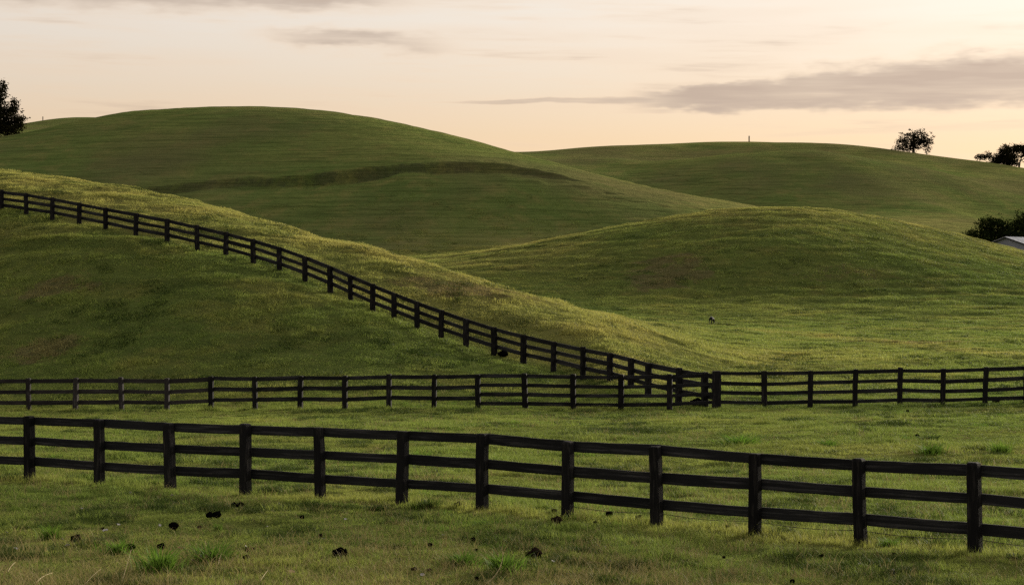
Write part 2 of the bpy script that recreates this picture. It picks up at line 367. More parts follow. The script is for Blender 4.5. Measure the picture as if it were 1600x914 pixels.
def make_ground_mat(name, thatch_shade):
    m, t, b = new_mat(name)
    c, p, fine, vfine, x, y, z = grass_colour(t)
    n8 = noise(t, p, 7.0, 4, 0.7)
    # long streaky relief of trodden grass
    n9 = noise(t, comb(t, x * 0.5, y * 0.5, z * 2.2), 1.1, 5, 0.68, 0.4)
    if thatch_shade:
        c = mixc(t, 0.38, c, (0.044, 0.050, 0.018))  # dark thatch beneath the blades, their shade mixed into the tone
    else:
        c = mixc(t, noise(t, comb(t, x, y, 11.0), 0.018, 3, 0.6).ss(0.40, 0.66) * 0.6, c, (0.128, 0.112, 0.046))
        c = mixc(t, 1.0, c, (1.04, 1.02, 1.20), 'MULTIPLY')  # paler, bluer cast painted in as haze on the far hills
        n9 = noise(t, comb(t, x * 0.06, y * 0.035, z * 3.0), 1.0, 5, 0.72, 0.2)
    c = mixc(t, n9.ss(0.42, 0.64) * 0.5, c, (0.046, 0.066, 0.018))
    t.links.new(c.s, b.inputs['Base Color'])
    b.inputs['Roughness'].default_value = 1.0; b.inputs['Specular IOR Level'].default_value = 0.0
    bp = t.nodes.new('ShaderNodeBump'); bp.inputs['Strength'].default_value = 1.0; bp.inputs['Distance'].default_value = 0.3
    far_ = y.ss(190, 330)
    ph = z * 0.62 + noise(t, comb(t, x * 0.02, y * 0.02, 3.0), 1.0, 4, 0.65) * 9.0
    saw = ph._m('FRACT'); tread = saw.ss(0.0, 0.16) * (1.0 - saw.ss(0.16, 1.0) * 0.9)
    patch = noise(t, comb(t, x * 0.012, y * 0.015, z * 0.05), 1.0, 2, 0.5).ss(0.48, 0.66)
    hgt = n8 * 0.35 + n9 * 1.5 + fine * 0.8 + tread * patch * far_ * 1.7
    t.links.new(hgt.s, bp.inputs['Height']); t.links.new(bp.outputs[0], b.inputs['Normal'])
    return m
def make_blade_mat(name, gain=(1, 1, 1), tint=None, amount=0.0, tip=(0.20, 0.165, 0.065), tipf=0.5, trans=0.35, inst=True):
    m, t, b = new_mat(name)
    c = grass_colour(t, inst)[0]
    if tint: c = mixc(t, amount, c, tint)
    at_ = t.nodes.new('ShaderNodeAttribute'); at_.attribute_name = 'tip'
    tv = E(t, at_.outputs['Fac'])
    oi = t.nodes.new('ShaderNodeObjectInfo'); rnd = E(t, oi.outputs['Random'])
    bl = t.nodes.new('ShaderNodeAttribute'); bl.attribute_name = 'vary'; bv = E(t, bl.outputs['Fac'])
    c = mixc(t, (tv * tv * bv * tipf).clamp(), c, tip)
    v = bv.lin(0, 1, 0.75, 1.35) * rnd.lin(0, 1, 0.85, 1.15)
    c = mixc(t, 1.0, c, comb(t, v * gain[0], v * gain[1], v * gain[2]), 'MULTIPLY')
    t.links.new(c.s, b.inputs['Base Color'])
    b.inputs['Roughness'].default_value = 0.65; b.inputs['Specular IOR Level'].default_value = 0.06
    tr = t.nodes.new('ShaderNodeBsdfTranslucent'); t.links.new(c.s, tr.inputs[0])
    mx = t.nodes.new('ShaderNodeMixShader'); mx.inputs[0].default_value = trans
    t.links.new(b.outputs[0], mx.inputs[1]); t.links.new(tr.outputs[0], mx.inputs[2])
    t.links.new(mx.outputs[0], t.nodes['Material Output'].inputs[0])
    return m
def make_wood(name, dark, lightc, amount):
    m, t, b = new_mat(name)
    tcn = t.nodes.new('ShaderNodeTexCoord'); oi = t.nodes.new('ShaderNodeObjectInfo')
    o = E(t, tcn.outputs['Object']); rnd = E(t, oi.outputs['Random'])
    s = t.nodes.new('ShaderNodeSeparateXYZ'); t.links.new(o.s, s.inputs[0])
    x, y, z = (E(t, s.outputs[i]) for i in range(3))
    gv = comb(t, x * 1.6 + rnd * 50, y * 26.0, z * 26.0)
    gr = noise(t, gv, 1.0, 5, 0.65, 0.5)
    blot = noise(t, comb(t, x * 2.2 + rnd * 90, y * 5, z * 5), 1.0, 4, 0.6, 0.3)
    c = mixc(t, gr.ss(0.45, 0.7) * blot.ss(0.36, 0.62) * amount, dark, lightc)
    v = rnd.lin(0, 1, 0.75, 1.3)
    c = mixc(t, 1.0, c, comb(t, v, v, v), 'MULTIPLY')
    t.links.new(c.s, b.inputs['Base Color'])
    t.links.new(gr.lin(0, 1, 0.65, 0.95).s, b.inputs['Roughness'])
    b.inputs['Specular IOR Level'].default_value = 0.05
    bp = t.nodes.new('ShaderNodeBump'); bp.inputs['Strength'].default_value = 0.5; bp.inputs['Distance'].default_value = 0.01
    t.links.new((gr + blot * 0.6).s, bp.inputs['Height']); t.links.new(bp.outputs[0], b.inputs['Normal'])
    return m
def make_rough(name, c0, c1, scale=6.0, rough=0.9, bump=0.02, spec=0.2, metal=0.0):
    m, t, b = new_mat(name)
    tcn = t.nodes.new('ShaderNodeTexCoord'); o = E(t, tcn.outputs['Object'])
    n = noise(t, o, scale, 4, 0.65)
    c = mixc(t, n.ss(0.35, 0.7), c0, c1)
    t.links.new(c.s, b.inputs['Base Color']); b.inputs['Roughness'].default_value = rough
    b.inputs['Specular IOR Level'].default_value = spec; b.inputs['Metallic'].default_value = metal
    bp = t.nodes.new('ShaderNodeBump'); bp.inputs['Strength'].default_value = 0.7; bp.inputs['Distance'].default_value = bump
    t.links.new(n.s, bp.inputs['Height']); t.links.new(bp.outputs[0], b.inputs['Normal'])
    return m
MT = {
    'turf': make_ground_mat('pasture_turf', True),
    'far_turf': make_ground_mat('far_hill_turf', False),
    'blade': make_blade_mat('grass_blade', (1.40, 1.52, 1.25), trans=0.42),
    'hill_blade': make_blade_mat('hill_grass_blade', (1.62, 1.66, 1.50), tip=(0.20, 0.17, 0.06), tipf=0.5, trans=0.4),
    'lush': make_blade_mat('lush_grass_blade', (1.1, 1.2, 1.0), (0.088, 0.152, 0.024), 0.75, tip=(0.14, 0.19, 0.045), tipf=0.5, trans=0.45),
    'strawy': make_blade_mat('straw_blade', (1.1, 1.1, 1.1), (0.27, 0.215, 0.095), 0.85, tip=(0.36, 0.29, 0.15), trans=0.3),
    'dull': make_blade_mat('dark_grass_blade', (0.8, 0.85, 0.8), (0.040, 0.075, 0.014), 0.7, tipf=0.25, trans=0.3),
    'wood': make_wood('black_stained_wood', (0.0175, 0.0175, 0.0195), (0.080, 0.077, 0.082), 0.85),
    'wood_post': make_wood('black_post_wood', (0.0115, 0.0110, 0.0120), (0.058, 0.052, 0.050), 0.85),
    'wood_grey': make_wood('weathered_black_wood', (0.034, 0.030, 0.030), (0.105, 0.095, 0.095), 0.85),
    'dung': make_rough('dark_dung', (0.0016, 0.0014, 0.0013), (0.006, 0.005, 0.0045), 30, 1.0, 0.01, 0.0),
    'dung_brown': make_rough('brown_dung', (0.008, 0.005, 0.0035), (0.035, 0.023, 0.017), 26, 1.0, 0.015, 0.0),
    'pale': make_rough('pale_scrap', (0.34, 0.31, 0.29), (0.58, 0.55, 0.52), 40, 0.8, 0.004),
    'leaf_dry': make_rough('dry_leaf', (0.34, 0.20, 0.12), (0.60, 0.42, 0.28), 20, 0.8, 0.004),
    'straw': make_rough('straw', (0.26, 0.20, 0.09), (0.44, 0.35, 0.18), 14, 0.7, 0.002),
    'wire': make_rough('fence_wire', (0.06, 0.05, 0.04), (0.12, 0.10, 0.08), 30, 0.6, 0.001, 0.4, 0.6),
    'bark': make_rough('tree_bark', (0.030, 0.023, 0.018), (0.065, 0.052, 0.042), 3, 0.95, 0.05),
    'metal_roof': make_rough('galvanised_roof', (0.52, 0.53, 0.56), (0.66, 0.67, 0.70), 0.7, 0.5, 0.004, 0.5, 0.15),
    'metal_wall': make_rough('grey_blue_cladding', (0.24, 0.25, 0.31), (0.30, 0.31, 0.37), 0.6, 0.65, 0.006),
    'trim': make_rough('dark_trim', (0.012, 0.012, 0.016), (0.022, 0.022, 0.028), 2, 0.7, 0.002),
    'hide': make_rough('dark_hide', (0.006, 0.006, 0.007), (0.016, 0.015, 0.016), 6, 0.8, 0.004),
    'hide_grey': make_rough('grey_hide', (0.10, 0.10, 0.115), (0.20, 0.20, 0.22), 6, 0.8, 0.004),
    'grey_post': make_rough('weathered_post', (0.05, 0.036, 0.024), (0.09, 0.066, 0.046), 5, 0.9, 0.02),
}
def make_leaf(name, c0, c1, trans=0.25):
    m, t, b = new_mat(name)
    g = t.nodes.new('ShaderNodeNewGeometry'); n = noise(t, E(t, g.outputs['Position']), 0.6, 3, 0.6)
    c = mixc(t, n.ss(0.35, 0.7), c0, c1)
    t.links.new(c.s, b.inputs['Base Color']); b.inputs['Roughness'].default_value = 0.9; b.inputs['Specular IOR Level'].default_value = 0.0
    tr = t.nodes.new('ShaderNodeBsdfTranslucent'); t.links.new(c.s, tr.inputs[0])
    mx = t.nodes.new('ShaderNodeMixShader'); mx.inputs[0].default_value = trans
    t.links.new(b.outputs[0], mx.inputs[1]); t.links.new(tr.outputs[0], mx.inputs[2])
    t.links.new(mx.outputs[0], t.nodes['Material Output'].inputs[0])
    return m
MT['leaf'] = make_leaf('dark_leaves', (0.010, 0.011, 0.005), (0.034, 0.030, 0.014), 0.18)
MT['leaf_green'] = make_leaf('green_leaves', (0.009, 0.014, 0.004), (0.030, 0.042, 0.010), 0.18)

# ------------------------------------------------------------------ object helpers
def mesh_np(name, V, F, mat, smooth=True):
    me = bpy.data.meshes.new(name)
    V = np.asarray(V, np.float32); F = np.asarray(F, np.int32); k = F.shape[1]
    me.vertices.add(len(V)); me.vertices.foreach_set('co', V.ravel())
    me.loops.add(F.size); me.loops.foreach_set('vertex_index', F.ravel())
    me.polygons.add(len(F))
    me.polygons.foreach_set('loop_start', np.arange(0, F.size, k, dtype=np.int32))
    me.polygons.foreach_set('use_smooth', np.full(len(F), smooth))
    me.update(calc_edges=True); me.validate()
    if mat: me.materials.append(mat)
    return me
def link(name, data, parent=None, loc=None, rot=None, scale=None):
    o = bpy.data.objects.new(name, data); COL.objects.link(o)
    if parent is not None: o.parent = parent
    if loc is not None: o.location = loc
    if rot is not None: o.rotation_euler = rot
    if scale is not None: o.scale = scale
    return o
def tag(o, label, cat, group=None):
    o['label'] = label; o['category'] = cat
    if group: o['group'] = group
    return o
def bm_mesh(name, bm, mat, smooth=False):
    me = bpy.data.meshes.new(name); bm.to_mesh(me); bm.free()
    for p in me.polygons: p.use_smooth = smooth
    me.materials.append(mat); return me

def tube(bm, pts, rads, sides=6):
    """a tapered tube through points"""
    pts = [Vector(p) for p in pts]; rings = []
    for i, p in enumerate(pts):
        d = (pts[min(i + 1, len(pts) - 1)] - pts[max(i - 1, 0)]).normalized()
        u = d.cross(Vector((0.31, 0.17, 0.93)))
        if u.length < 0.1: u = d.cross(Vector((1, 0, 0)))
        u.normalize(); v = d.cross(u)
        rings.append([bm.verts.new(p + (u * math.cos(6.2832 * k / sides) + v * math.sin(6.2832 * k / sides)) * rads[i]) for k in range(sides)])
    for a, b in zip(rings, rings[1:]):
        for k in range(sides): bm.faces.new((a[k], a[(k + 1) % sides], b[(k + 1) % sides], b[k]))
    bm.faces.new(rings[0][::-1]); bm.faces.new(rings[-1])

# ------------------------------------------------------------------ terrain: one height field, cut into its hills along the valleys
az_in = np.arange(-260, 1861, 3.2)
angs = np.concatenate([-np.pi + np.linspace(0, np.pi - R(48), 26, endpoint=False), np.linspace(-R(48), math.atan((-260 - 800) / FOC), 60, endpoint=False),
                       np.arctan((az_in - 800) / FOC), np.linspace(math.atan((1861 - 800) / FOC), R(48), 61)[1:], R(48) + np.linspace(0, np.pi - R(48), 27)[1:]])
zr = np.concatenate([np.linspace(0.3, 24, 14, endpoint=False), np.arange(24, 60, 0.28), np.arange(60, 100, 0.34), np.arange(100, 200, 0.55), np.arange(200, 350, 0.8),
                     np.arange(350, 422, 1.6), np.arange(422, 440, 0.3), np.arange(440, 800, 1.7), np.geomspace(800, 11500, 26)])
AA, ZZ = np.meshgrid(angs, zr)
RR = ZZ / np.cos(np.clip(AA, -R(33), R(33)))
GX, GY = RR * np.sin(AA), RR * np.cos(AA)
GH = height(GX, GY)
nr_, nc_ = GX.shape
GV = np.stack([GX, GY, GH], -1).reshape(-1, 3)
ii, jj = np.meshgrid(np.arange(nr_ - 1), np.arange(nc_ - 1), indexing='ij')
q0 = (ii * nc_ + jj).ravel(); GF = np.stack([q0, q0 + 1, q0 + nc_ + 1, q0 + nc_], -1)
pxc = np.clip(800 + FOC * np.tan(np.clip(AA[:-1, :-1], -R(33), R(33))), PXA, PXB).ravel()
zc = ZZ[:-1, :-1].ravel()
b1 = np.interp(pxc, *zip(*Zmid)) + 0.6
b2 = 200 + 0 * pxc; b3 = 385 + 0 * pxc; b4 = 585 + 0 * pxc
seg = (zc > b1).astype(int) + (zc > b2) + (zc > b3) + (zc > b4)
names = [('pasture', 'rough grass paddock crossed by the nearest black board fence', 'ground'),
         ('near_hill', 'grassy slope that carries the long sloping board fence', 'hill'),
         ('round_knoll', 'rounded green knoll rising behind the four-rail fence', 'hill'),
         ('terraced_hill', 'tall smooth green hill with a dark eroded bank across it', 'hill'),
         ('far_ridge', 'farthest green ridge with small trees on its crest', 'hill')]
for k, (nm, lab, cat) in enumerate(names):
    F = GF[seg == k]; u, inv = np.unique(F.ravel(), return_inverse=True)
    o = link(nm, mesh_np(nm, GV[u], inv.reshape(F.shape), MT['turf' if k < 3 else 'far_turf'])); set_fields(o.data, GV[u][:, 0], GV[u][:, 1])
    o['kind'] = 'structure'; o['label'] = lab

# ------------------------------------------------------------------ grass prototypes (kept out of the scene, instanced as ground cover)
def blades(seed, n, radius, l0, l1, w, lean=0.5, segs=3, spread='disc', base=-0.02):
    rs = np.random.RandomState(seed); V, F, T, Vr = [], [], [], []
    for _ in range(n):
        rr = radius * math.sqrt(rs.rand()) if spread != 'tuft' else radius * abs(rs.randn()) * 0.5
        a = rs.rand() * 6.283; cx, cy = rr * math.cos(a), rr * math.sin(a)
        if spread == 'square': cx, cy = (rs.rand() * 2 - 1) * radius, (rs.rand() * 2 - 1) * radius
        d = rs.rand() * 6.283 if spread != 'tuft' else a + rs.randn() * 0.6
        ln = l0 + (l1 - l0) * rs.rand() ** 1.6; lz = ln * lean * (0.3 + rs.rand())
        f = d + 1.57 + rs.randn() * 0.5; wx, wy = math.cos(f) * w * 0.5, math.sin(f) * w * 0.5
        b0 = len(V); vr = rs.rand()
        for s in range(segs + 1):
            u = s / segs; ww = (1 - u ** 1.5) * (0.75 + 0.5 * math.sin(u * 3))
            px_, py_, pz_ = cx + math.cos(d) * lz * u * u, cy + math.sin(d) * lz * u * u, base + ln * (u - 0.28 * lean * u * u)
            if s < segs:
                V += [(px_ - wx * ww, py_ - wy * ww, pz_), (px_ + wx * ww, py_ + wy * ww, pz_)]; T += [u, u]; Vr += [vr, vr]
            else:
                V.append((px_, py_, pz_)); T.append(1.0); Vr.append(vr)
        for s in range(segs - 1):
            i = b0 + 2 * s; F += [(i, i + 1, i + 3), (i, i + 3, i + 2)]
        i = b0 + 2 * (segs - 1); F.append((i, i + 1, i + 2))
    return np.array(V), np.array(F), np.array(T), np.array(Vr)
def blade_mesh(name, mat, *a, **k):
    V, F, T, Vr = blades(*a, **k)
    me = mesh_np(name, V, F, mat)
    for nm, arr in (('tip', T), ('vary', Vr)):
        at_ = me.attributes.new(nm, 'FLOAT', 'POINT'); at_.data.foreach_set('value', arr.astype(np.float32))
    return me
def proto_collection(name, meshes):
    c = bpy.data.collections.new(name)
    for i, me in enumerate(meshes):
        o = bpy.data.objects.new(f'{name}_{i:02d}', me); c.objects.link(o)
    return c
def scatter_tree(name, coll):
    g = bpy.data.node_groups.new(name, 'GeometryNodeTree')
    g.interface.new_socket('Geometry', in_out='INPUT', socket_type='NodeSocketGeometry')
    g.interface.new_socket('Geometry', in_out='OUTPUT', socket_type='NodeSocketGeometry')
    gi, go = g.nodes.new('NodeGroupInput'), g.nodes.new('NodeGroupOutput')
    ci = g.nodes.new('GeometryNodeCollectionInfo'); ci.inputs['Collection'].default_value = coll
    ci.inputs['Separate Children'].default_value = True; ci.inputs['Reset Children'].default_value = True
    ip = g.nodes.new('GeometryNodeInstanceOnPoints'); ip.inputs['Pick Instance'].default_value = True
    def na(n, ty):
        q = g.nodes.new('GeometryNodeInputNamedAttribute'); q.data_type = ty; q.inputs['Name'].default_value = n
        return q.outputs['Attribute']
    g.links.new(gi.outputs[0], ip.inputs['Points']); g.links.new(ci.outputs[0], ip.inputs['Instance'])
    g.links.new(na('pick', 'INT'), ip.inputs['Instance Index'])
    g.links.new(na('turn', 'FLOAT_VECTOR'), ip.inputs['Rotation']); g.links.new(na('size', 'FLOAT_VECTOR'), ip.inputs['Scale'])
    g.links.new(ip.outputs[0], go.inputs[0]); return g
near_c = proto_collection('turf_sward', [blade_mesh('sward', MT['blade'], 100 + i, 430, 0.33, 0.035, 0.095, 0.0085, 0.8, spread='square') for i in range(5)]
                          + [blade_mesh('sward_tall', MT['blade'], 110 + i, 90, 0.20, 0.07, 0.19, 0.0085, 0.7) for i in range(3)]
                          + [blade_mesh('sward_dark', MT['dull'], 120 + i, 90, 0.22, 0.06, 0.15, 0.010, 0.7) for i in range(2)]
                          + [blade_mesh('sward_lush', MT['lush'], 130 + i, 60, 0.16, 0.05, 0.15, 0.010, 0.6) for i in range(2)]
                          + [blade_mesh('sward_straw', MT['strawy'], 140 + i, 22, 0.28, 0.10, 0.30, 0.007, 1.0) for i in range(3)])
hill_c = proto_collection('hill_sward', [blade_mesh('hill_sward', MT['hill_blade'], 200 + i, 300, 0.72, 0.04, 0.13, 0.026, 0.9, 2, 'square') for i in range(5)]
                          + [blade_mesh('hill_tall', MT['hill_blade'], 205 + i, 60, 0.40, 0.09, 0.24, 0.024, 0.8, 2) for i in range(3)]
                          + [blade_mesh('hill_dark', MT['dull'], 210 + i, 60, 0.45, 0.07, 0.19, 0.026, 0.8, 2) for i in range(2)])
def grid_points(z0, z1, step, rs, margin=70):
    half = (800 + margin) / FOC; W_ = half * z1
    gx, gz = np.meshgrid(np.arange(-W_, W_, step), np.arange(z0, z1, step))
    X = gx.ravel() + (rs.rand(gx.size) - 0.5) * step * 0.5; Z = gz.ravel() + (rs.rand(gx.size) - 0.5) * step * 0.5
    k = np.abs(X) < half * Z; return X[k], Z[k]
def free_points(z0, z1, dens, rs, margin=70):
    half = (800 + margin) / FOC; n = int(half * (z1 ** 2 - z0 ** 2) * dens)
    Z = np.sqrt(z0 ** 2 + rs.rand(n) * (z1 ** 2 - z0 ** 2)); return (rs.rand(n) * 2 - 1) * half * Z, Z
def sward(name, label, coll, z0, z1, step, dens, sc, hsc, seed, fs):
    """a close cover of turf patches, with taller, darker and lusher bunches where the noise puts them"""
    rs = np.random.RandomState(seed); mg = 260 if z0 < 40 else 150 if z0 < 90 else 90
    X, Z = grid_points(z0, z1, step, rs, mg); n = len(X)
    a = fbm(X / (2.6 * fs), Z / (2.6 * fs), 81, 3); b = fbm(X / (1.1 * fs), Z / (1.1 * fs), 91, 3)
    pick = rs.randint(0, 5, n); size = sc * (0.95 + 0.2 * rs.rand(n)); hs = hsc * (0.65 + 0.9 * np.clip(0.9 * b + 0.6 * a + 0.3, 0, 1)); turn = rs.rand(n) * 6.283
    Xt, Zt = free_points(z0, z1, dens, rs, mg); m = len(Xt)
    a = fbm(Xt / (2.6 * fs), Zt / (2.6 * fs), 81, 3); b = fbm(Xt / (1.1 * fs), Zt / (1.1 * fs), 91, 3); d = fbm(Xt / (6.0 * fs), Zt / (6.0 * fs), 95, 3)
    r = rs.rand(m); pk = np.full(m, -1)
    pk = np.where((b + 0.25 * a > 0.12), 5 + rs.randint(0, 3, m), pk)
    pk = np.where((b - a > 0.26) & (r < 0.7), 8 + rs.randint(0, 2, m), pk)
    if coll is near_c:
        pk = np.where((d > 0.24) & (b > 0.0) & (r < 0.3), 10 + rs.randint(0, 2, m), pk)
        w_ = 0.12 + 0.60 * (1 - sst(Zt, 29, 37)) * sst(d, -0.35, 0.25); pk = np.where(rs.rand(m) < w_ * (1 - sst(Zt, 40, 60) * 0.6), 12 + rs.randint(0, 3, m), pk)
    px = 800 + FOC * Xt / Zt; nearf = np.maximum(np.exp(-((Zt - FOC * 1.5 / near_h(px)) / 0.38) ** 2), 0.8 * np.exp(-((Zt - np.interp(px, *zip(*Zmid))) / 0.6) ** 2))
    pk = np.where((rs.rand(m) < nearf * 0.8), 5 + rs.randint(0, 3, m), pk)     # left long under the rails
    k = pk >= 0
    st = sc * (0.7 + 0.6 * rs.rand(m)); ht = hsc * (0.65 + 0.7 * rs.rand(m) + 0.45 * nearf * rs.rand(m))
    X = np.concatenate([X, Xt[k]]); Z = np.concatenate([Z, Zt[k]]); pick = np.concatenate([pick, pk[k]])
    size = np.concatenate([size, st[k]]); hs = np.concatenate([hs, ht[k]]); turn = np.concatenate([turn, rs.rand(k.sum()) * 6.283])
    kp = rs.rand(len(X)) > sst(Z, 350, 424); X, Z, pick, size, hs, turn = (q[kp] for q in (X, Z, pick, size, hs, turn))   # thins out up the big hill
    h0 = height(X, Z); e = 0.35 * sc; gx = (height(X + e, Z) - height(X - e, Z)) / (2 * e); gy = (height(X, Z + e) - height(X, Z - e)) / (2 * e)
    c, s_ = np.cos(turn), np.sin(turn)
    rot = np.stack([np.arctan(-s_ * gx + c * gy), -np.arctan(c * gx + s_ * gy), turn], -1)
    n = len(X); me = bpy.data.meshes.new(name); me.vertices.add(n); me.vertices.foreach_set('co', np.stack([X, Z, h0], -1).astype(np.float32).ravel())
    q = me.attributes.new('pick', 'INT', 'POINT'); q.data.foreach_set('value', pick.astype(np.int32))
    q = me.attributes.new('turn', 'FLOAT_VECTOR', 'POINT'); q.data.foreach_set('vector', rot.astype(np.float32).ravel())
    q = me.attributes.new('size', 'FLOAT_VECTOR', 'POINT'); q.data.foreach_set('vector', np.stack([size, size, size * hs], -1).astype(np.float32).ravel())
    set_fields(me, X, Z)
    o = link(name, me); md = o.modifiers.new('scatter', 'NODES'); md.node_group = scatter_tree(name + '_nodes', coll)
    o['kind'] = 'stuff'; o['label'] = label; o['category'] = 'grass'
    print(name, n)
sward('foreground_grass', 'short uneven pasture grass in front of the nearest fence', near_c, 25.5, 50, 0.50, 17, 1.0, 1.1, 1, 1.0)
sward('paddock_grass', 'grazed paddock grass between the two level fences', near_c, 50, 96, 0.68, 5.5, 1.4, 0.85, 3, 1.3)
sward('slope_grass', 'tussocky grass on the slope behind the sloping fence', hill_c, 96, 205, 1.05, 2.6, 1.0, 1.15, 5, 1.6)
sward('knoll_grass', 'grass covering the rounded knoll and the valley before it', hill_c, 205, 424, 1.9, 0.7, 1.8, 0.65, 7, 2.2)

# ------------------------------------------------------------------ fences
def rail_variants(tagname, hgt, thk, mat, n=5):
    out = []
    for k in range(n):
        rs = random.Random(500 + k); bm = bmesh.new(); N = 7; rings = []
        for i in range(N + 1):
            u = i / N; up = 0.5 * hgt * (1 + rs.uniform(-0.05, 0.05)); dn = 0.5 * hgt * (1 + rs.uniform(-0.05, 0.05))
            sag = -0.03 * hgt * math.sin(math.pi * u); yb = rs.uniform(-0.1, 0.1) * thk; c = 0.12 * thk
            ring = [(u, yb - thk / 2, sag - dn + c), (u, yb - thk / 2 + c, sag - dn), (u, yb + thk / 2, sag - dn), (u, yb + thk / 2, sag + up), (u, yb - thk / 2 + c, sag + up), (u, yb - thk / 2, sag + up - c)]
            rings.append([bm.verts.new(p) for p in ring])
        for a, b in zip(rings, rings[1:]):
            for q in range(6): bm.faces.new((a[q], a[(q + 1) % 6], b[(q + 1) % 6], b[q]))
        bm.faces.new(rings[0][::-1]); bm.faces.new(rings[-1])
        bmesh.ops.recalc_face_normals(bm, faces=bm.faces)
        out.append(bm_mesh(tagname + '_rail', bm, mat))
    return out
def post_variants(tagname, w, hgt, mat, n=4, sink=0.35):
    out = []
    for k in range(n):
        rs = random.Random(700 + k); bm = bmesh.new(); rings = []
        zs = [-sink, 0.0, hgt * 0.3, hgt * 0.6, hgt - 0.05, hgt - 0.012, hgt]
        for i, z in enumerate(zs):
            s = w / 2 * (1 + 0.04 * (1 - z / hgt)) * (1 + rs.uniform(-0.025, 0.025)) * (0.93 if i == 5 else 0.72 if i == 6 else 1)
            ox, oy = rs.uniform(-0.012, 0.012) * w * 4, rs.uniform(-0.01, 0.01) * w * 4; c = s * 0.22; tz = rs.uniform(-0.006, 0.006)
            ring = [(s, -s + c), (s, s - c), (s - c, s), (-s + c, s), (-s, s - c), (-s, -s + c), (-s + c, -s), (s - c, -s)]
            rings.append([bm.verts.new((x + ox, y + oy, z + tz)) for x, y in ring])
        for a, b in zip(rings, rings[1:]):
            for q in range(8): bm.faces.new((a[q], a[(q + 1) % 8], b[(q + 1) % 8], b[q]))
        bm.faces.new(rings[-1]); bm.faces.new(rings[0][::-1])
        bmesh.ops.recalc_face_normals(bm, faces=bm.faces)
        # the grain runs along local x in the wood material, so stand the post up by rotation
        bmesh.ops.rotate(bm, verts=bm.verts, cent=(0, 0, 0), matrix=Matrix.Rotation(R(90), 3, 'Y'))
        out.append(bm_mesh(tagname + '_post', bm, mat))
    return out
POST_ROT = Matrix.Rotation(R(-90), 4, 'Y')
def fence(name, label, spots, post_w, H, fracs, rail_h, mat, seed, thk=0.045, end_posts=(True, True), rail_gap=None, jitter=0.02, group=None, fixed=None):
    """spots: ground points of the posts; rails nailed to the back of the posts"""
    rs = random.Random(seed)
    PV = post_variants(name, post_w, H, MT['wood_post'] if mat is MT['wood'] else mat); RV = rail_variants(name, rail_h, thk, mat)
    root = link(name, None, loc=spots[0]); root.empty_display_size = 0.5
    tag(root, label, 'fence', 'board fences of the paddocks' if group is None else group)
    for i, p in enumerate(spots):
        if (i == 0 and not end_posts[0]) or (i == len(spots) - 1 and not end_posts[1]): continue
        d = (spots[min(i + 1, len(spots) - 1)] - spots[max(i - 1, 0)]); yaw = math.atan2(d.y, d.x)
        o = link('post', PV[rs.randrange(len(PV))], root)
        o.matrix_local = Matrix.Translation(p - spots[0]) @ Matrix.Rotation(yaw, 4, 'Z') @ Matrix.Rotation(rs.gauss(0, 0.017), 4, 'Y') @ Matrix.Rotation(rs.gauss(0, 0.014), 4, 'X') @ POST_ROT
        w_ = rs.uniform(0.92, 1.08); o.scale = (1 + rs.uniform(-0.02, 0.02), w_, w_)
    for f in fracs:
        prev = None
        for i in range(len(spots) - 1):
            a, b = spots[i].copy(), spots[i + 1].copy()
            za = a.z + H * f + (prev if prev is not None else rs.uniform(-jitter, jitter)); prev = rs.uniform(-jitter, jitter); zb = b.z + H * f + prev
            d = b - a; n = Vector((-d.y, d.x, 0)).normalized()
            if n.y < 0: n = -n
            off = n * (post_w / 2 + thk / 2 - 0.012 + 0.004 * (i % 2))
            A_ = Vector((a.x, a.y, za)) + off; B_ = Vector((b.x, b.y, zb)) + off
            e = (B_ - A_); ln = e.length; A_ = A_ + e * (0.003 / ln); e = e * (1 - 0.006 / ln)
            x = e.normalized(); y = Vector((-x.y, x.x, 0)).normalized()
            if y.y < 0 and abs(x.x) > 0.05: pass
            z = x.cross(y); m = Matrix((x, y, z)).transposed().to_4x4(); m.translation = A_ - spots[0]
            o = link('rail', RV[rs.randrange(len(RV))], root)
            o.matrix_local = m @ Matrix.Diagonal((e.length, 1, rs.uniform(0.90, 1.08), 1))
    return root

def run_on(P, before, after):
    """carry a fence line on past the frame with posts at the same spacing"""
    def g(q): return Vector((q.x, q.y, float(height(np.array([q.x]), np.array([q.y]))[0])))
    d0, d1 = P[0] - P[1], P[-1] - P[-2]
    return [g(P[0] + d0 * k) for k in range(before, 0, -1)] + P + [g(P[-1] + d1 * k) for k in range(1, after + 1)]
npx = [-63] + near_px + [1716]
spots = [at(p, FOC * 1.5 / near_h(p)) for p in npx]
for q_, p_ in zip(spots, npx): q_.z = z_of(np.interp(p_, [-63] + near_px + [1716], [743] + near_by + [884]), q_.y)
near_spots = spots
near_f = fence('board_fence', 'nearest black three-rail board fence running across the whole foreground', run_on(spots, 4, 4), 0.195, 1.5, (0.925, 0.60, 0.28), 0.195, MT['wood'], 1, thk=0.05)
# a single strand of wire under the lowest rail
# a single strand of wire under the lowest rail
bm = bmesh.new(); wp = []
for a, b in zip(spots[8:-1], spots[9:]):
    for k in range(6):
        u = k / 6; q = a.lerp(b, u) - Vector(near_f.location); q.z = a.z * (1 - u) + b.z * u + 0.25 - 0.05 * math.sin(math.pi * u) - near_f.location.z
        q.y += 0.11; wp.append(q)
tube(bm, wp, [0.006] * len(wp), 5)
link('wire', bm_mesh('wire', bm, MT['wire'], True), near_f)

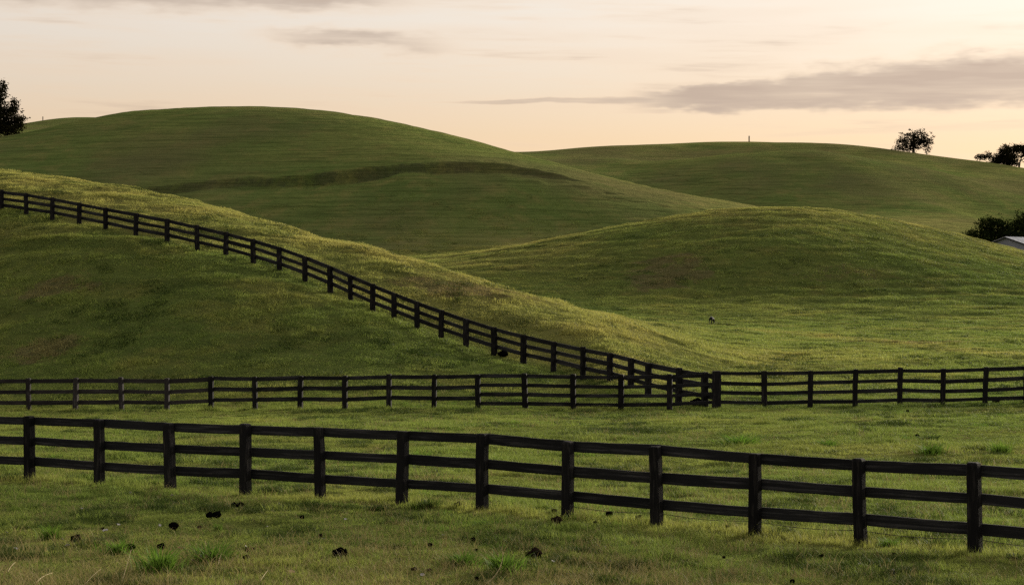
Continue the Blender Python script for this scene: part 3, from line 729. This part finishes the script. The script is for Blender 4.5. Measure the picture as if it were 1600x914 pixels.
def graded(P):
    z = [p.z for p in P]; n = len(z)
    for i, p in enumerate(P): p.z = sum(z[min(max(i + k, 0), n - 1)] * w for k, w in ((-2, .12), (-1, .23), (0, .30), (1, .23), (2, .12)))
    return P
def mz(p): return float(np.interp(p, *zip(*Zmid)))
L3 = run_on([at(p, mz(p)) for p in mid_px[:6]], 5, 0)
grey_f = fence('board_fence', 'greyed three-rail fence at the left foot of the slope, behind the nearest fence', L3, 0.20, 1.5, (0.905, 0.585, 0.255), 0.19, MT['wood_grey'], 2, end_posts=(True, False))
L3b = [at(p, mz(p)) for p in mid_px[5:12]]
fence('board_fence', 'black three-rail middle fence between the greyed fence and the four-rail fence', L3b, 0.20, 1.5, (0.925, 0.61, 0.30), 0.18, MT['wood'], 3, end_posts=(True, False))
L4a = [at(p, mz(p)) for p in mid_px[11:17]]
fence('board_fence', 'black four-rail middle fence left of the thick corner post', L4a, 0.215, 1.52, (0.925, 0.66, 0.40, 0.15), 0.16, MT['wood'], 4, end_posts=(True, False))
L4b = run_on([at(p, mz(p)) for p in mid_px[16:]], 0, 6)
fence('board_fence', 'black four-rail middle fence running right from the thick corner post', L4b, 0.215, 1.60, (0.925, 0.66, 0.40, 0.15), 0.16, MT['wood'], 5, end_posts=(False, True))
# the thick corner post where the fences meet
PVC = post_variants('corner', 0.36, 1.58, MT['wood_post'], 1)
cp = at(1119.5, mz(1119)) + Vector((0, -0.10, 0))
o = link('corner_post', PVC[0], loc=cp); o.rotation_euler = (0, R(-90), 0)
tag(o, 'thick black corner post where the sloping fence meets the level fence', 'fence post')
# the fence that climbs the slope
def hz(p): return float(np.interp(p, [0, 100, 212, 308, 437, 516, 582, 689, 772, 865, 911, 953, 986, 1013, 1060, 1101, 1117], [140, 135, 130, 126, 122, 118.5, 114, 110.5, 108, 104, 100, 97, 94.5, 92.6, 89.9, 87.6, 86.6]))
HS = [at(-38, 141.6)] + [at(p, hz(p)) for p in hill_px] + [at(1060, 89.9), at(1101, 87.6), at(1116, 86.35)]
HS = run_on(HS, 5, 0); e0, e1 = HS[0].z, HS[-1].z; HS = graded(HS); HS[0].z, HS[-1].z = e0, e1
fence('board_fence', 'black three-rail fence climbing the long slope towards the upper left', HS, 0.245, 1.5, (0.90, 0.60, 0.30), 0.215, MT['wood'], 6, end_posts=(True, False), jitter=0.02)

# ------------------------------------------------------------------ trees
def tree(name, label, base, hgt, lobes, n, leaf, mat, seed, trunk_r=0.25, limbs=9, group=None, lean=0.0, fork=0.35, holes=0.0):
    """lobes: (dx, dy, dz, rx, ry, rz) ellipsoids of foliage relative to the base"""
    rs = np.random.RandomState(seed)
    root = link(name, None, loc=base); tag(root, label, 'tree', group)
    bm = bmesh.new()
    top = Vector((lean, 0, hgt * 0.72)); stem = [Vector((0, 0, -0.6)), Vector((lean * 0.1, 0, hgt * 0.18)), Vector((lean * 0.5, 0.1, hgt * 0.45)), top]
    tube(bm, stem, [trunk_r * 1.35, trunk_r, trunk_r * 0.65, trunk_r * 0.2], 8)
    for i in range(limbs):
        lb = lobes[i % len(lobes)]; tgt = Vector(lb[:3]) + Vector((rs.randn() * lb[3], rs.randn() * lb[4], rs.randn() * lb[5])) * 0.45
        u = fork * (0.6 + 0.9 * rs.rand()); st = Vector((lean * u, 0, hgt * u * 0.8)); md_ = st.lerp(tgt, 0.5) + Vector((0, 0, hgt * 0.05)) + Vector(rs.randn(3) * 0.15)
        tube(bm, [st, md_, tgt], [trunk_r * 0.5, trunk_r * 0.28, trunk_r * 0.08], 5)
    link('trunk', bm_mesh(name + '_trunk', bm, MT['bark'], True), root)
    # leafy sprays: clusters of small faces gathered on twigs inside the lobes
    V, F = [], []; vol = np.array([l[3] * l[4] * l[5] for l in lobes]) ** 0.7; vol /= vol.sum()
    ncl = n // 14
    for c in range(ncl):
        l = lobes[rs.choice(len(lobes), p=vol)]
        d = rs.randn(3); d /= np.linalg.norm(d); rr = (0.25 + 0.80 * rs.rand() ** 0.6) * (1 + 0.22 * rs.randn())
        cc = np.array(l[:3]) + d * np.array(l[3:]) * rr
        if rs.rand() < holes and rr < 0.8: continue
        cc[2] = max(cc[2], 0.25)
        cr = leaf * (1.3 + 1.3 * rs.rand())
        for k in range(14):
            p = cc + rs.randn(3) * cr * np.array([1, 1, 0.7]) * 0.62 + d * cr * 0.5 * rs.rand()
            u = rs.randn(3); u /= np.linalg.norm(u); w = np.cross(u, rs.randn(3)); w /= np.linalg.norm(w)
            s = leaf * (0.5 + 0.7 * rs.rand()); b = len(V)
            V += [p - u * s, p + w * s * 0.5, p + u * s, p - w * s * 0.5]; F.append((b, b + 1, b + 2, b + 3))
    link('crown', mesh_np(name + '_crown', V, F, mat, False), root)
    return root
def crest_pt(px, Z): return at(px, Z)
# lone round tree on the far ridge
b = at(1427, 792)
mpp = 792 / FOC
tree('ridge_tree', 'lone round tree standing apart on the far ridge', b, 9.6,
     [(-1.0, 0, 6.0, 4.6, 3.5, 2.7), (2.6, 0, 6.2, 3.6, 3.2, 2.5), (-4.2, 0, 3.9, 2.6, 2.4, 1.9), (5.6, 0, 4.4, 1.9, 1.9, 2.2), (5.4, 0, 2.3, 1.2, 1.4, 1.5), (-3.6, 0, 1.8, 2.8, 2.0, 1.2), (0.0, 0, 2.6, 2.4, 2.2, 1.8), (-7.6, 0, 1.6, 1.0, 1.0, 1.1)],
     7600, 0.34, MT['leaf'], 3, 0.45, 18, 'trees along the far ridge', holes=0.42)
b = at(1568, 800)
tree('ridge_tree', 'dark pointed tree with one low branch reaching left on the far ridge', b, 9.5,
     [(0, 0, 5.2, 3.0, 2.6, 2.8), (-0.8, 0, 3.4, 4.8, 3.5, 2.4), (3.2, 0, 3.4, 3.8, 3, 2.3), (1.2, 0, 7.3, 1.8, 1.8, 1.5), (-8.6, 0, 4.2, 2.6, 1.6, 0.9), (-6.2, 0, 5.0, 1.8, 1.4, 0.8), (-10.4, 0, 4.3, 1.2, 1.0, 0.6), (-4, 0, 2.2, 2.2, 2, 1.6), (3, 0, 1.5, 3, 2, 1.3)],
     8000, 0.36, MT['leaf'], 5, 0.5, 16, 'trees along the far ridge')
b = at(1592, 792)
tree('ridge_tree', 'spreading open tree with a bare crooked trunk at the right end of the far ridge', b, 9.4,
     [(0.5, 0, 7.6, 4.2, 3, 1.3), (3.6, 0, 6.9, 3.6, 3, 1.5), (-3.2, 0, 7.0, 2.4, 2, 1.0), (6.2, 0, 5.6, 2.6, 2, 1.3), (-1.8, 0, 4.9, 1.3, 1.1, 0.7), (4.8, 0, 4.0, 1.5, 1.2, 0.8)],
     4200, 0.40, MT['leaf'], 7, 0.36, 16, 'trees along the far ridge', lean=2.2, fork=0.6)
# big conifer-like tree cut by the left edge
b = at(-8, 512)
tree('dark_evergreen', 'tall dark evergreen tree at the left edge behind the big hill', b, 14.5,
     [(0.2, 0, 4.0, 6.2, 4.5, 3.0), (-1.5, 0, 7.5, 3.2, 3.0, 3.0), (3.0, 0, 6.2, 2.0, 1.9, 2.0), (5.0, 0, 7.4, 0.7, 0.7, 2.2), (2.2, 0, 13.2, 0.5, 0.5, 1.5), (1.6, 0, 9.6, 1.5, 1.4, 2.6), (2.3, 0, 12.0, 0.9, 0.8, 1.8), (-2.2, 0, 11.0, 2.0, 1.8, 3.0), (4.9, 0, 8.0, 1.0, 0.9, 1.9), (6.2, 0, 4.2, 1.5, 1.3, 1.5), (3.6, 0, 2.4, 3.2, 2.6, 1.5), (0.0, 0, 13.0, 0.8, 0.8, 1.6)],
     12000, 0.33, MT['leaf'], 11, 0.45, 14)
# trees beside the barn behind the knoll
tb = [('low dark bush at the left end of the clump beside the barn', 1529, 394, 6.0, [(-0.6, 0, 2.6, 1.9, 1.6, 1.7), (1.0, 0, 2.2, 1.6, 1.5, 1.6), (-1.2, 0, 3.4, 0.8, 0.8, 0.8)], 2600),
      ('rounded dark tree in the middle of the clump beside the barn', 1550, 396, 9.0, [(0, 0, 4.9, 2.5, 2.2, 1.6), (-1.5, 0, 4.6, 1.3, 1.2, 1.3), (1.4, 0, 4.0, 2.2, 2.0, 1.9), (0.2, 0, 2.4, 2.4, 2.0, 1.4)], 3600),
      ('broad dark tree rising just behind the barn roof', 1581, 400, 8.4, [(-0.8, 0, 3.8, 2.6, 2.2, 2.0), (1.6, 0, 4.2, 2.4, 2.0, 1.8), (0, 0, 2.4, 3, 2, 1.4)], 3600),
      ('tallest dark tree of the clump, cut by the right edge above the barn', 1603, 402, 10.4, [(0, 0, 6.6, 2.2, 2.0, 1.8), (1.0, 0, 4.4, 2.8, 2.4, 2.2), (-1.8, 0, 6.4, 1.0, 0.9, 1.0), (2.4, 0, 6.4, 2, 1.8, 1.6)], 3600)]
for i, (lab, p, Z, h, lobes, n) in enumerate(tb):
    lobes = [(a_, b_, c_ + (2.2 if h > 6.5 else 1.3), d_ * 1.15, e_ * 1.1, f_ * 1.15) for a_, b_, c_, d_, e_, f_ in lobes] + [(0, 0, 1.8, 1.9, 1.7, 1.6)]
    tree('leafy_tree', lab, at(p, Z), h, lobes, int(n * 1.8), 0.21, MT['leaf_green'], 20 + i, 0.2, 10, 'trees clumped by the barn')

# ------------------------------------------------------------------ barn behind the knoll
apex = Vector(((1571 - 800) * 386 / FOC, 386, CAMZ + (HOR - 370.5) * 386 / FOC))
th = R(38); rd = Vector((math.cos(th), math.sin(th), 0)); gd = Vector((math.sin(th), -math.cos(th), 0))   # along the ridge, toward the near eave
g0 = at(1590, 388).z - 0.3
barn = link('barn', None, loc=(apex.x, apex.y, g0)); tag(barn, 'pale metal-roofed barn half hidden behind the knoll at the right edge', 'barn')
hw, ln, pitch = 6.0, 18.0, R(17); rise = hw * math.tan(pitch); ridge = apex.z - g0; eave = ridge - rise
def BP(u, v, z): q = rd * u + gd * v; return (q.x, q.y, z)
def solid(name, corners, thick, mat, parent):
    bm = bmesh.new(); c = [Vector(p) for p in corners]; n = (c[1] - c[0]).cross(c[2] - c[0]).normalized() * thick
    a = [bm.verts.new(p) for p in c]; b_ = [bm.verts.new(p + n) for p in c]
    bm.faces.new(a); bm.faces.new(b_[::-1])
    for k in range(len(c)): bm.faces.new((a[k], b_[k], b_[(k + 1) % len(c)], a[(k + 1) % len(c)]))
    bmesh.ops.recalc_face_normals(bm, faces=bm.faces); return link(name, bm_mesh(name, bm, mat), parent)
solid('gable_wall', [BP(0.4, -hw, 0), BP(0.4, hw, 0), BP(0.4, hw, eave), BP(0.4, 0, ridge - 0.05), BP(0.4, -hw, eave)], 0.15, MT['metal_wall'], barn)
solid('gable_wall', [BP(ln - 0.4, -hw, 0), BP(ln - 0.4, hw, 0), BP(ln - 0.4, hw, eave), BP(ln - 0.4, 0, ridge - 0.05), BP(ln - 0.4, -hw, eave)], -0.15, MT['metal_wall'], barn)
for s in (-1, 1):
    solid('side_wall', [BP(0.6, s * (hw - 0.1), 0), BP(ln - 0.6, s * (hw - 0.1), 0), BP(ln - 0.6, s * (hw - 0.1), eave - 0.05), BP(0.6, s * (hw - 0.1), eave - 0.05)], 0.12, MT['metal_wall'], barn)
    k = 1.06; rs_ = solid('roof_slope', [BP(-0.1, 0, ridge + 0.02), BP(ln, 0, ridge + 0.02), BP(ln, s * hw * k, ridge + 0.02 - rise * k), BP(-0.1, s * hw * k, ridge + 0.02 - rise * k)], 0.08, MT['metal_roof'], barn)
    # standing seams of the roof sheets
    bm = bmesh.new()
    for u in np.arange(0.4, ln, 0.9):
        tube(bm, [BP(u, s * 0.15, ridge + 0.13 - 0.15 * math.tan(pitch)), BP(u, s * hw * k, ridge + 0.13 - rise * k)], [0.05, 0.05], 4)
    link('roof_seam', bm_mesh('roof_seam', bm, MT['metal_roof']), rs_)
    solid('barge_board', [BP(-0.13, s * 0.02, ridge + 0.02), BP(-0.13, s * hw * k, ridge + 0.02 - rise * k), BP(-0.13, s * hw * k, ridge - 0.20 - rise * k), BP(-0.13, s * 0.02, ridge - 0.20)], 0.05, MT['trim'], barn)

# ------------------------------------------------------------------ small things on the crests
def small_post(label, px, Z, h, w):
    me = post_variants('marker', w, h, MT['grey_post'], 1, 0.8)[0]
    o = link('marker_post', me, loc=at(px, Z)); o.rotation_euler = (0, R(-90), 0); tag(o, label, 'post')
small_post('lone short post on the crest of the far ridge', 1170.5, 786, 2.3, 0.42)
small_post('tiny post on the distant ridge at the far left', 67, 786, 1.5, 0.3)

# ------------------------------------------------------------------ grazing animal in the valley
def calf():
    p = ground_at(1112, 506, 170, 262)
    root = link('calf', None, loc=p, rot=(0, 0, R(62))); tag(root, 'small dark animal with a grey back grazing alone in the valley', 'animal')
    # local +x is forward
    J = {'pel': (-0.32, 0, 0.66, .17), 'mid': (0, 0, 0.64, .19), 'sho': (0.32, 0, 0.66, .17), 'nk': (0.52, 0, 0.60, .10), 'nk2': (0.66, 0.02, 0.42, .085), 'hd': (0.76, 0.03, 0.26, .085), 'mz': (0.84, 0.03, 0.10, .05),
         'tl': (-0.50, 0, 0.62, .03), 'tl2': (-0.54, 0, 0.36, .02)}
    ed = [('pel', 'mid'), ('mid', 'sho'), ('sho', 'nk'), ('nk', 'nk2'), ('nk2', 'hd'), ('hd', 'mz'), ('pel', 'tl'), ('tl', 'tl2')]
    for s, n in ((1, 'l'), (-1, 'r')):
        J.update({'fs' + n: (0.32, s * .11, 0.50, .085), 'fk' + n: (0.33, s * .12, 0.27, .05), 'ff' + n: (0.31, s * .12, 0.0, .04),
                  'hs' + n: (-0.34, s * .12, 0.52, .11), 'hk' + n: (-0.27, s * .13, 0.38, .07), 'hh' + n: (-0.42, s * .13, 0.24, .045), 'hf' + n: (-0.38, s * .13, 0.0, .04)})
        ed += [('sho', 'fs' + n), ('fs' + n, 'fk' + n), ('fk' + n, 'ff' + n), ('pel', 'hs' + n), ('hs' + n, 'hk' + n), ('hk' + n, 'hh' + n), ('hh' + n, 'hf' + n)]
    ks = list(J); me = bpy.data.meshes.new('calf_body'); me.from_pydata([J[k][:3] for k in ks], [(ks.index(a), ks.index(b)) for a, b in ed], []); me.update()
    o = link('body', me, root); o.modifiers.new('skin', 'SKIN'); sv = me.skin_vertices[0].data
    for i, k in enumerate(ks): sv[i].radius = (J[k][3], J[k][3]); sv[i].use_root = (k == 'pel')
    sd = o.modifiers.new('sub', 'SUBSURF'); sd.levels = sd.render_levels = 2
    me.materials.append(MT['hide'])
    # grey saddle over the back
    bm = bmesh.new(); bmesh.ops.create_uvsphere(bm, u_segments=14, v_segments=8, radius=1)
    for v in bm.verts: v.co = Vector((v.co.x * 0.24 - 0.10, v.co.y * 0.13, 0.755 + v.co.z * 0.10))
    link('saddle_patch', bm_mesh('saddle', bm, MT['hide_grey'], True), root)
    bm = bmesh.new()
    for s in (1, -1): tube(bm, [(0.70, s * 0.05, 0.33), (0.66, s * 0.13, 0.36), (0.64, s * 0.20, 0.33)], [0.03, 0.045, 0.01], 6)
    link('ear', bm_mesh('ear', bm, MT['hide'], True), root)
calf()

# ------------------------------------------------------------------ droppings, scraps and stalks lying in the grass
def clod_mesh(seed, lumps, mat, rough=0.18):
    rs = np.random.RandomState(seed); bm = bmesh.new()
    for (x, y, z, r, fl) in lumps:
        ret = bmesh.ops.create_icosphere(bm, subdivisions=2, radius=1)
        for v in ret['verts']:
            d = v.co.copy(); k = 1 + rough * (math.sin(d.x * 5 + seed + x * 9) * math.cos(d.y * 4 + seed * 2) + 0.6 * math.sin(d.z * 7 + d.x * 3 + y)) + rs.uniform(-0.05, 0.05)
            v.co = Vector((x + d.x * r * k, y + d.y * r * k, z + d.z * r * fl * k))
    return bm_mesh('clod', bm, mat, True)
one = [(0, 0, .30, .5, .75)]
two = [(-.42, 0, .26, .36, .85), (.34, .1, .26, .42, .8), (0, -.1, .15, .2, .8)]
pile = [(-.25, 0, .25, .36, .8), (.22, .1, .25, .38, .75), (0, -.18, .2, .32, .7), (.05, .05, .48, .25, .8), (.42, -.12, .15, .2, .8)]
rag = [(-.3, 0, .18, .34, .6), (.15, 0, .3, .32, .9), (.36, .1, .2, .24, 1.0), (-.05, -.2, .15, .26, .6), (.05, .1, .45, .16, 1.2)]
CM = {'one': [clod_mesh(i, one, MT['dung']) for i in range(3)], 'two': [clod_mesh(5 + i, two, MT['dung']) for i in range(2)],
      'pile': [clod_mesh(9, pile, MT['dung'], 0.25)], 'rag': [clod_mesh(12, rag, MT['dung_brown'], 0.4)], 'brown': [clod_mesh(15, one, MT['dung_brown'], 0.3)]}
GD = 'dark droppings scattered in the grass'
SMALL = 'small dark lump'
ORD = ['first', 'second', 'third', 'fourth', 'fifth', 'sixth', 'seventh', 'eighth', 'ninth', 'tenth', 'eleventh', 'last']
CARD = ['zero', 'one', 'two', 'three', 'four', 'five', 'six', 'seven', 'eight', 'nine', 'ten', 'eleven', 'twelve']
def place_words(items):
    """items: (px, y) -> a phrase naming the fence bay and the order in it; posts are counted from the left of the nearest fence"""
    key = []
    for p, y in items:
        b = sum(1 for q in near_px if q < p); yf = float(np.interp(p, near_px, near_by))
        bay = 'left of the first near post' if b == 0 else 'right of the last near post' if b >= 12 else f'between near posts {CARD[b]} and {CARD[b + 1]}'
        row = 'behind the fence' if y < yf - 6 else 'by the fence' if y < yf + 26 else 'well below the fence' if y < yf + 0.62 * (914 - yf) else 'at the bottom edge'
        key.append((bay, row))
    out = []
    for i, k in enumerate(key):
        same = sorted([j for j in range(len(key)) if key[j] == k], key=lambda j: items[j][0]); n = len(same); r = same.index(i)
        if n == 1: w = ''
        elif n == 2: w = ('left of two, ', 'right of two, ')[r]
        elif n == 3: w = ('left of three, ', 'middle of three, ', 'right of three, ')[r]
        else: w = f'{ORD[r]} of {CARD[n]}, '
        out.append((w, k[0], k[1]))
    return out
clods = [('one', 119, 848, 17, 'round black dung clod at the far left, beside pale scraps in the foreground'),
         ('one', 271, 828, 16, 'smooth black dung clod right of the bright green leaf tuft, standing alone'),
         ('two', 334, 810, 24, 'pair of black dung lumps lying side by side left of the fourth near post'),
         ('two', 371, 794, 20, 'pair of touching black dung lumps nearest the fourth near post'),
         ('pile', 531, 870, 25, 'largest black dung heap in the foreground, below the fifth near post'),
         ('rag', 834, 871, 26, 'ragged brown dung heap right of the large green tussock'),
         ('one', 252, 859, 13, 'black dung clod half sunk in the lush green clump at lower left'),
         ('one', 204, 861, 15, 'black dung clod under the left end of the lush green clump'),
         ('one', 385, 863, 11, 'dark dung clod with pale top at the right end of the lush green clump'),
         ('brown', 716, 793, 12, 'brown dung clod just left of the seventh near post'),
         ('one', 866, 803, 10, 'black dung lump just left of the eighth near post'),
         ('one', 952, 808, 12, 'left one of two black dung lumps under the wire between eighth and ninth posts'),
         ('one', 998, 814, 11, 'right one of two black dung lumps under the wire, beside the ninth post'),
         ('one', 1137, 828, 9, 'black dung lump just left of the tenth near post'),
         ('brown', 870, 819, 16, 'flat brown dung patch at the foot of the eighth near post'),
         ('one', 472, 812, 8, 'small black dung lump left of the fifth near post foot'),
         ('one', 1397, 870, 8, 'small black dung lump between the last two near posts'),
         ('one', 1284, 873, 8, 'small black dung lump between the tenth and eleventh near posts'),
         ('pile', 1089, 634, 22, 'dark heap lying at the foot of the corner where the fences meet'),
         ('pile', 786, 557, 17, 'dark lump beside a post half way down the sloping fence'),
         ('one', 1418, 645, 6, SMALL), ('two', 1556, 630, 12, 'pair of dark lumps under the far right of the four-rail fence'),
         ('one', 1433, 685, 8, SMALL), ('one', 160, 829, 6, SMALL), ('one', 501, 840, 7, SMALL), ('one', 672, 855, 8, SMALL), ('one', 739, 847, 8, SMALL), ('one', 744, 863, 6, SMALL),
         ('brown', 312, 827, 7, SMALL), ('brown', 385, 876, 11, SMALL), ('brown', 395, 861, 6, SMALL), ('brown', 647, 894, 9, SMALL), ('brown', 671, 894, 7, SMALL), ('one', 745, 908, 7, SMALL), ('one', 1395, 899, 9, SMALL), ('one', 1238, 913, 9, SMALL), ('brown', 930, 820, 6, SMALL), ('one', 1131, 874, 6, SMALL), ('one', 1248, 851, 5, SMALL)]
_sm = [i for i, c in enumerate(clods) if c[4] == SMALL]
_pw = dict(zip(_sm, place_words([(clods[i][1], clods[i][2]) for i in _sm])))
for i, (k, p, y, w, lab) in enumerate(clods):
    if i in _pw: lab = 'small dung lump, {0}{2}, {1}'.format(*_pw[i])
    g = ground_at(p, y, 24, 130); s = w * g.y / FOC
    me = CM[k][i % len(CM[k])]
    wid = {'one': 1.0, 'brown': 1.0, 'two': 1.45, 'pile': 1.25, 'rag': 1.2}[k]
    o = link('dung_heap' if k in ('pile', 'rag') else 'dung_clod', me, loc=g + Vector((0, 0, 0.02)), rot=(0, 0, random.Random(i).uniform(-0.4, 0.4)), scale=(s / wid,) * 3)
    tag(o, lab, 'dung', GD)
def scrap_mesh(seed, mat, curl=0.25):
    rs = random.Random(seed); bm = bmesh.new(); N = 9; top, bot = [], []
    c0 = Vector((0, 0, 0.12))
    rim = [Vector((math.cos(6.283 * k / N) * rs.uniform(0.3, 0.6), math.sin(6.283 * k / N) * rs.uniform(0.25, 0.5), rs.uniform(0, curl) + 0.12)) for k in range(N)]
    a = [bm.verts.new(p) for p in rim]; b = [bm.verts.new(p - Vector((0, 0, 0.06))) for p in rim]; ct, cb = bm.verts.new(c0), bm.verts.new(c0 - Vector((0, 0, 0.06)))
    for k in range(N):
        q = (k + 1) % N; bm.faces.new((ct, a[k], a[q])); bm.faces.new((cb, b[q], b[k])); bm.faces.new((a[k], b[k], b[q], a[q]))
    return bm_mesh('scrap', bm, mat)
SM = [scrap_mesh(i, MT['pale']) for i in range(4)]
scr = [(204, 773, 5), (248, 773, 5), (269, 777, 4), (128, 798, 5), (185, 823, 6), (97, 846, 6), (106, 856, 8), (165, 833, 9), (25, 862, 9), (10, 836, 5), (435, 791, 6), (540, 815, 5), (501, 861, 5), (562, 844, 5), (418, 826, 4), (250, 824, 5), (967, 829, 4), (948, 847, 4),
       (945, 858, 4), (864, 881, 6), (953, 881, 5), (834, 838, 5), (316, 871, 6), (384, 858, 6), (300, 879, 5), (1343, 885, 6), (660, 902, 7), (1283, 845, 5), (505, 846, 6), (1146, 839, 4), (1395, 894, 5), (692, 840, 6), (936, 611 + 12, 4)]
_pw = place_words([(p, y) for p, y, w in scr])
for i, (p, y, w) in enumerate(scr):
    g = ground_at(p, y, 24, 130); s = w * g.y / FOC
    o = link('pale_scrap', SM[i % 4], loc=g + Vector((0, 0, 0.035)), rot=(R(random.Random(i).uniform(10, 50)), 0, i * 1.7), scale=(s * 1.1,) * 3)
    tag(o, 'whitish scrap, {0}{2}, {1}'.format(*_pw[i]), 'leaf scrap', 'whitish scraps in the grass')
o = link('fallen_leaf', scrap_mesh(31, MT['leaf_dry'], 0.4), loc=ground_at(455, 900) + Vector((0, 0, 0.04)), rot=(R(35), 0, 0.4), scale=(0.15,) * 3)
tag(o, 'large curled peach-coloured dry leaf near the bottom edge', 'leaf')
o = link('fallen_leaf', scrap_mesh(33, MT['leaf_dry'], 0.3), loc=ground_at(284, 862) + Vector((0, 0, 0.04)), rot=(R(25), 0, -0.5), scale=(0.17, 0.06, 0.1))
tag(o, 'narrow orange-brown dry leaf beside the lush green clump', 'leaf')
def stalk(label, pts, r=0.006):
    P = [ground_at(p, y) + Vector((0, 0, h)) for p, y, h in pts]; base = P[0].copy(); bm = bmesh.new()
    # smooth the bend
    Q = [P[0].lerp(P[1], t) .lerp(P[1].lerp(P[2], t), t) - base for t in np.linspace(0, 1, 9)]
    tube(bm, Q, [r * (1 - 0.5 * k / 8) for k in range(9)], 5)
    o = link('straw_stalk', bm_mesh('straw', bm, MT['straw'], True), loc=base); tag(o, label, 'straw', 'dry straw stalks in the foreground grass')
stalk('longest bent straw stalk crossing the large green tussock', [(757, 917, 0.02), (786, 905, 0.10), (786, 902, 0.38)], 0.008)
stalk('orange-tinted straw stalk lying at the bottom left edge', [(55, 914, 0.02), (66, 908, 0.09), (82, 901, 0.06)], 0.009)
stalk('pale straw stalk leaning by the left edge, above the bottom corner', [(12, 896, 0.02), (16, 890, 0.06), (24, 884, 0.06)], 0.009)
stalk('thin pale straw stalk between the bottom edge and the lush clump', [(132, 916, 0.02), (146, 905, 0.08), (158, 894, 0.05)], 0.006)
stalk('upright straw stalk below the lush clump at lower left', [(190, 914, 0.02), (197, 905, 0.18), (205, 900, 0.40)], 0.006)
stalk('forked pale straw beside the whitish scraps right of the lush clump', [(322, 876, 0.02), (326, 872, 0.12), (320, 868, 0.24)], 0.008)
stalk('short pale straw right of the forked straw', [(341, 885, 0.02), (342, 880, 0.08), (346, 876, 0.11)], 0.006)
stalk('pale straw lying right of the ragged brown heap', [(915, 884, 0.03), (930, 880, 0.06), (941, 885, 0.03)], 0.007)
stalk('thin straw at the bottom edge below the dry peach leaf', [(405, 912, 0.02), (412, 907, 0.08), (418, 900, 0.08)], 0.007)

# ------------------------------------------------------------------ grass tussocks that stand out one by one
for k_, src in (('lush1', 'lush'), ('dull1', 'dull')):
    MT[k_] = make_blade_mat(src + '_tussock', (1.1, 1.2, 1.0) if src == 'lush' else (0.8, 0.85, 0.8), (0.105, 0.190, 0.026) if src == 'lush' else (0.040, 0.075, 0.014), 0.75, tip=(0.10, 0.16, 0.03), tipf=0.35, trans=0.4, inst=False)
TM = [blade_mesh('tussock', MT['lush1'], 300 + i, 280, 0.6, 0.25, 0.95, 0.042, 0.75, 4, 'tuft', -0.05) for i in range(3)]
TD = [blade_mesh('tussock', MT['dull1'], 310 + i, 260, 0.6, 0.3, 0.7, 0.05, 0.8, 3, 'tuft', -0.05) for i in range(2)]
tus = [(TM, 80, 843, 34, 30, 'bright green leaf tuft beside the leftmost dung clod'),
       (TM, 252, 893, 78, 46, 'lush green clump at lower left, the widest in the foreground'),
       (TM, 185, 864, 52, 26, 'green clump up against the left of the wide lush clump'),
       (TM, 330, 876, 70, 34, 'loose green clump right of the wide lush clump at lower left'),
       (TM, 787, 892, 66, 36, 'large bright green tussock with a straw stalk, left of the ragged brown heap'),
       (TM, 724, 882, 56, 24, 'low green tussock joined to the left of the large bright one'),
       (TD, 670, 793, 44, 25, 'dark hummock of grass between the sixth and seventh near posts'),
       (TD, 1455, 689, 34, 17, 'darkest round tuft in the paddock behind the last near posts'),
       (TM, 1453, 709, 52, 20, 'wide green tuft just above the top rail near the right edge'),
       (TM, 1564, 709, 40, 24, 'green tuft farthest right above the top rail of the nearest fence'),
       (TD, 1460, 856, 40, 26, 'deep green tussock on the fence line between the last two posts'),
       (TM, 1390, 854, 40, 18, 'yellow-green tussock on the fence line right of the eleventh post'),
       (TM, 1155, 695, 60, 20, 'pale green tuft above the top rail left of the tenth post'),
       (TM, 1292, 698, 40, 14, 'low green tuft above the top rail right of the tenth post'),
       (TD, 18, 750, 40, 18, 'dark tussock at the left edge beside the first near post'),
       (TD, 590, 797, 46, 14, 'flat dark tussock left of the sixth near post foot'),
       (TD, 910, 864, 44, 18, 'soft dark tussock right of the ragged brown heap'),
       (TD, 782, 815, 40, 14, 'dark tussock right of the seventh near post foot'),
       (TD, 1590, 876, 40, 22, 'dark tussock at the right edge below the last near post'),
       (TM, 340, 830, 14, 16, 'small upright green tuft below the pair of dung lumps'),
       (TD, 489, 852, 28, 14, 'small dark tussock above the largest dung heap')]
for i, (ms, p, y, w, h, lab) in enumerate(tus):
    g = ground_at(p, y, 24, 90); sx = w * g.y / FOC / 1.0; sz = h * g.y / FOC / 0.72
    o = link('grass_tussock', ms[i % len(ms)], loc=g, rot=(0, 0, i * 1.3), scale=(sx, sx * 0.8, sz))
    tag(o, lab, 'grass tussock', 'tussocks standing out of the grass')
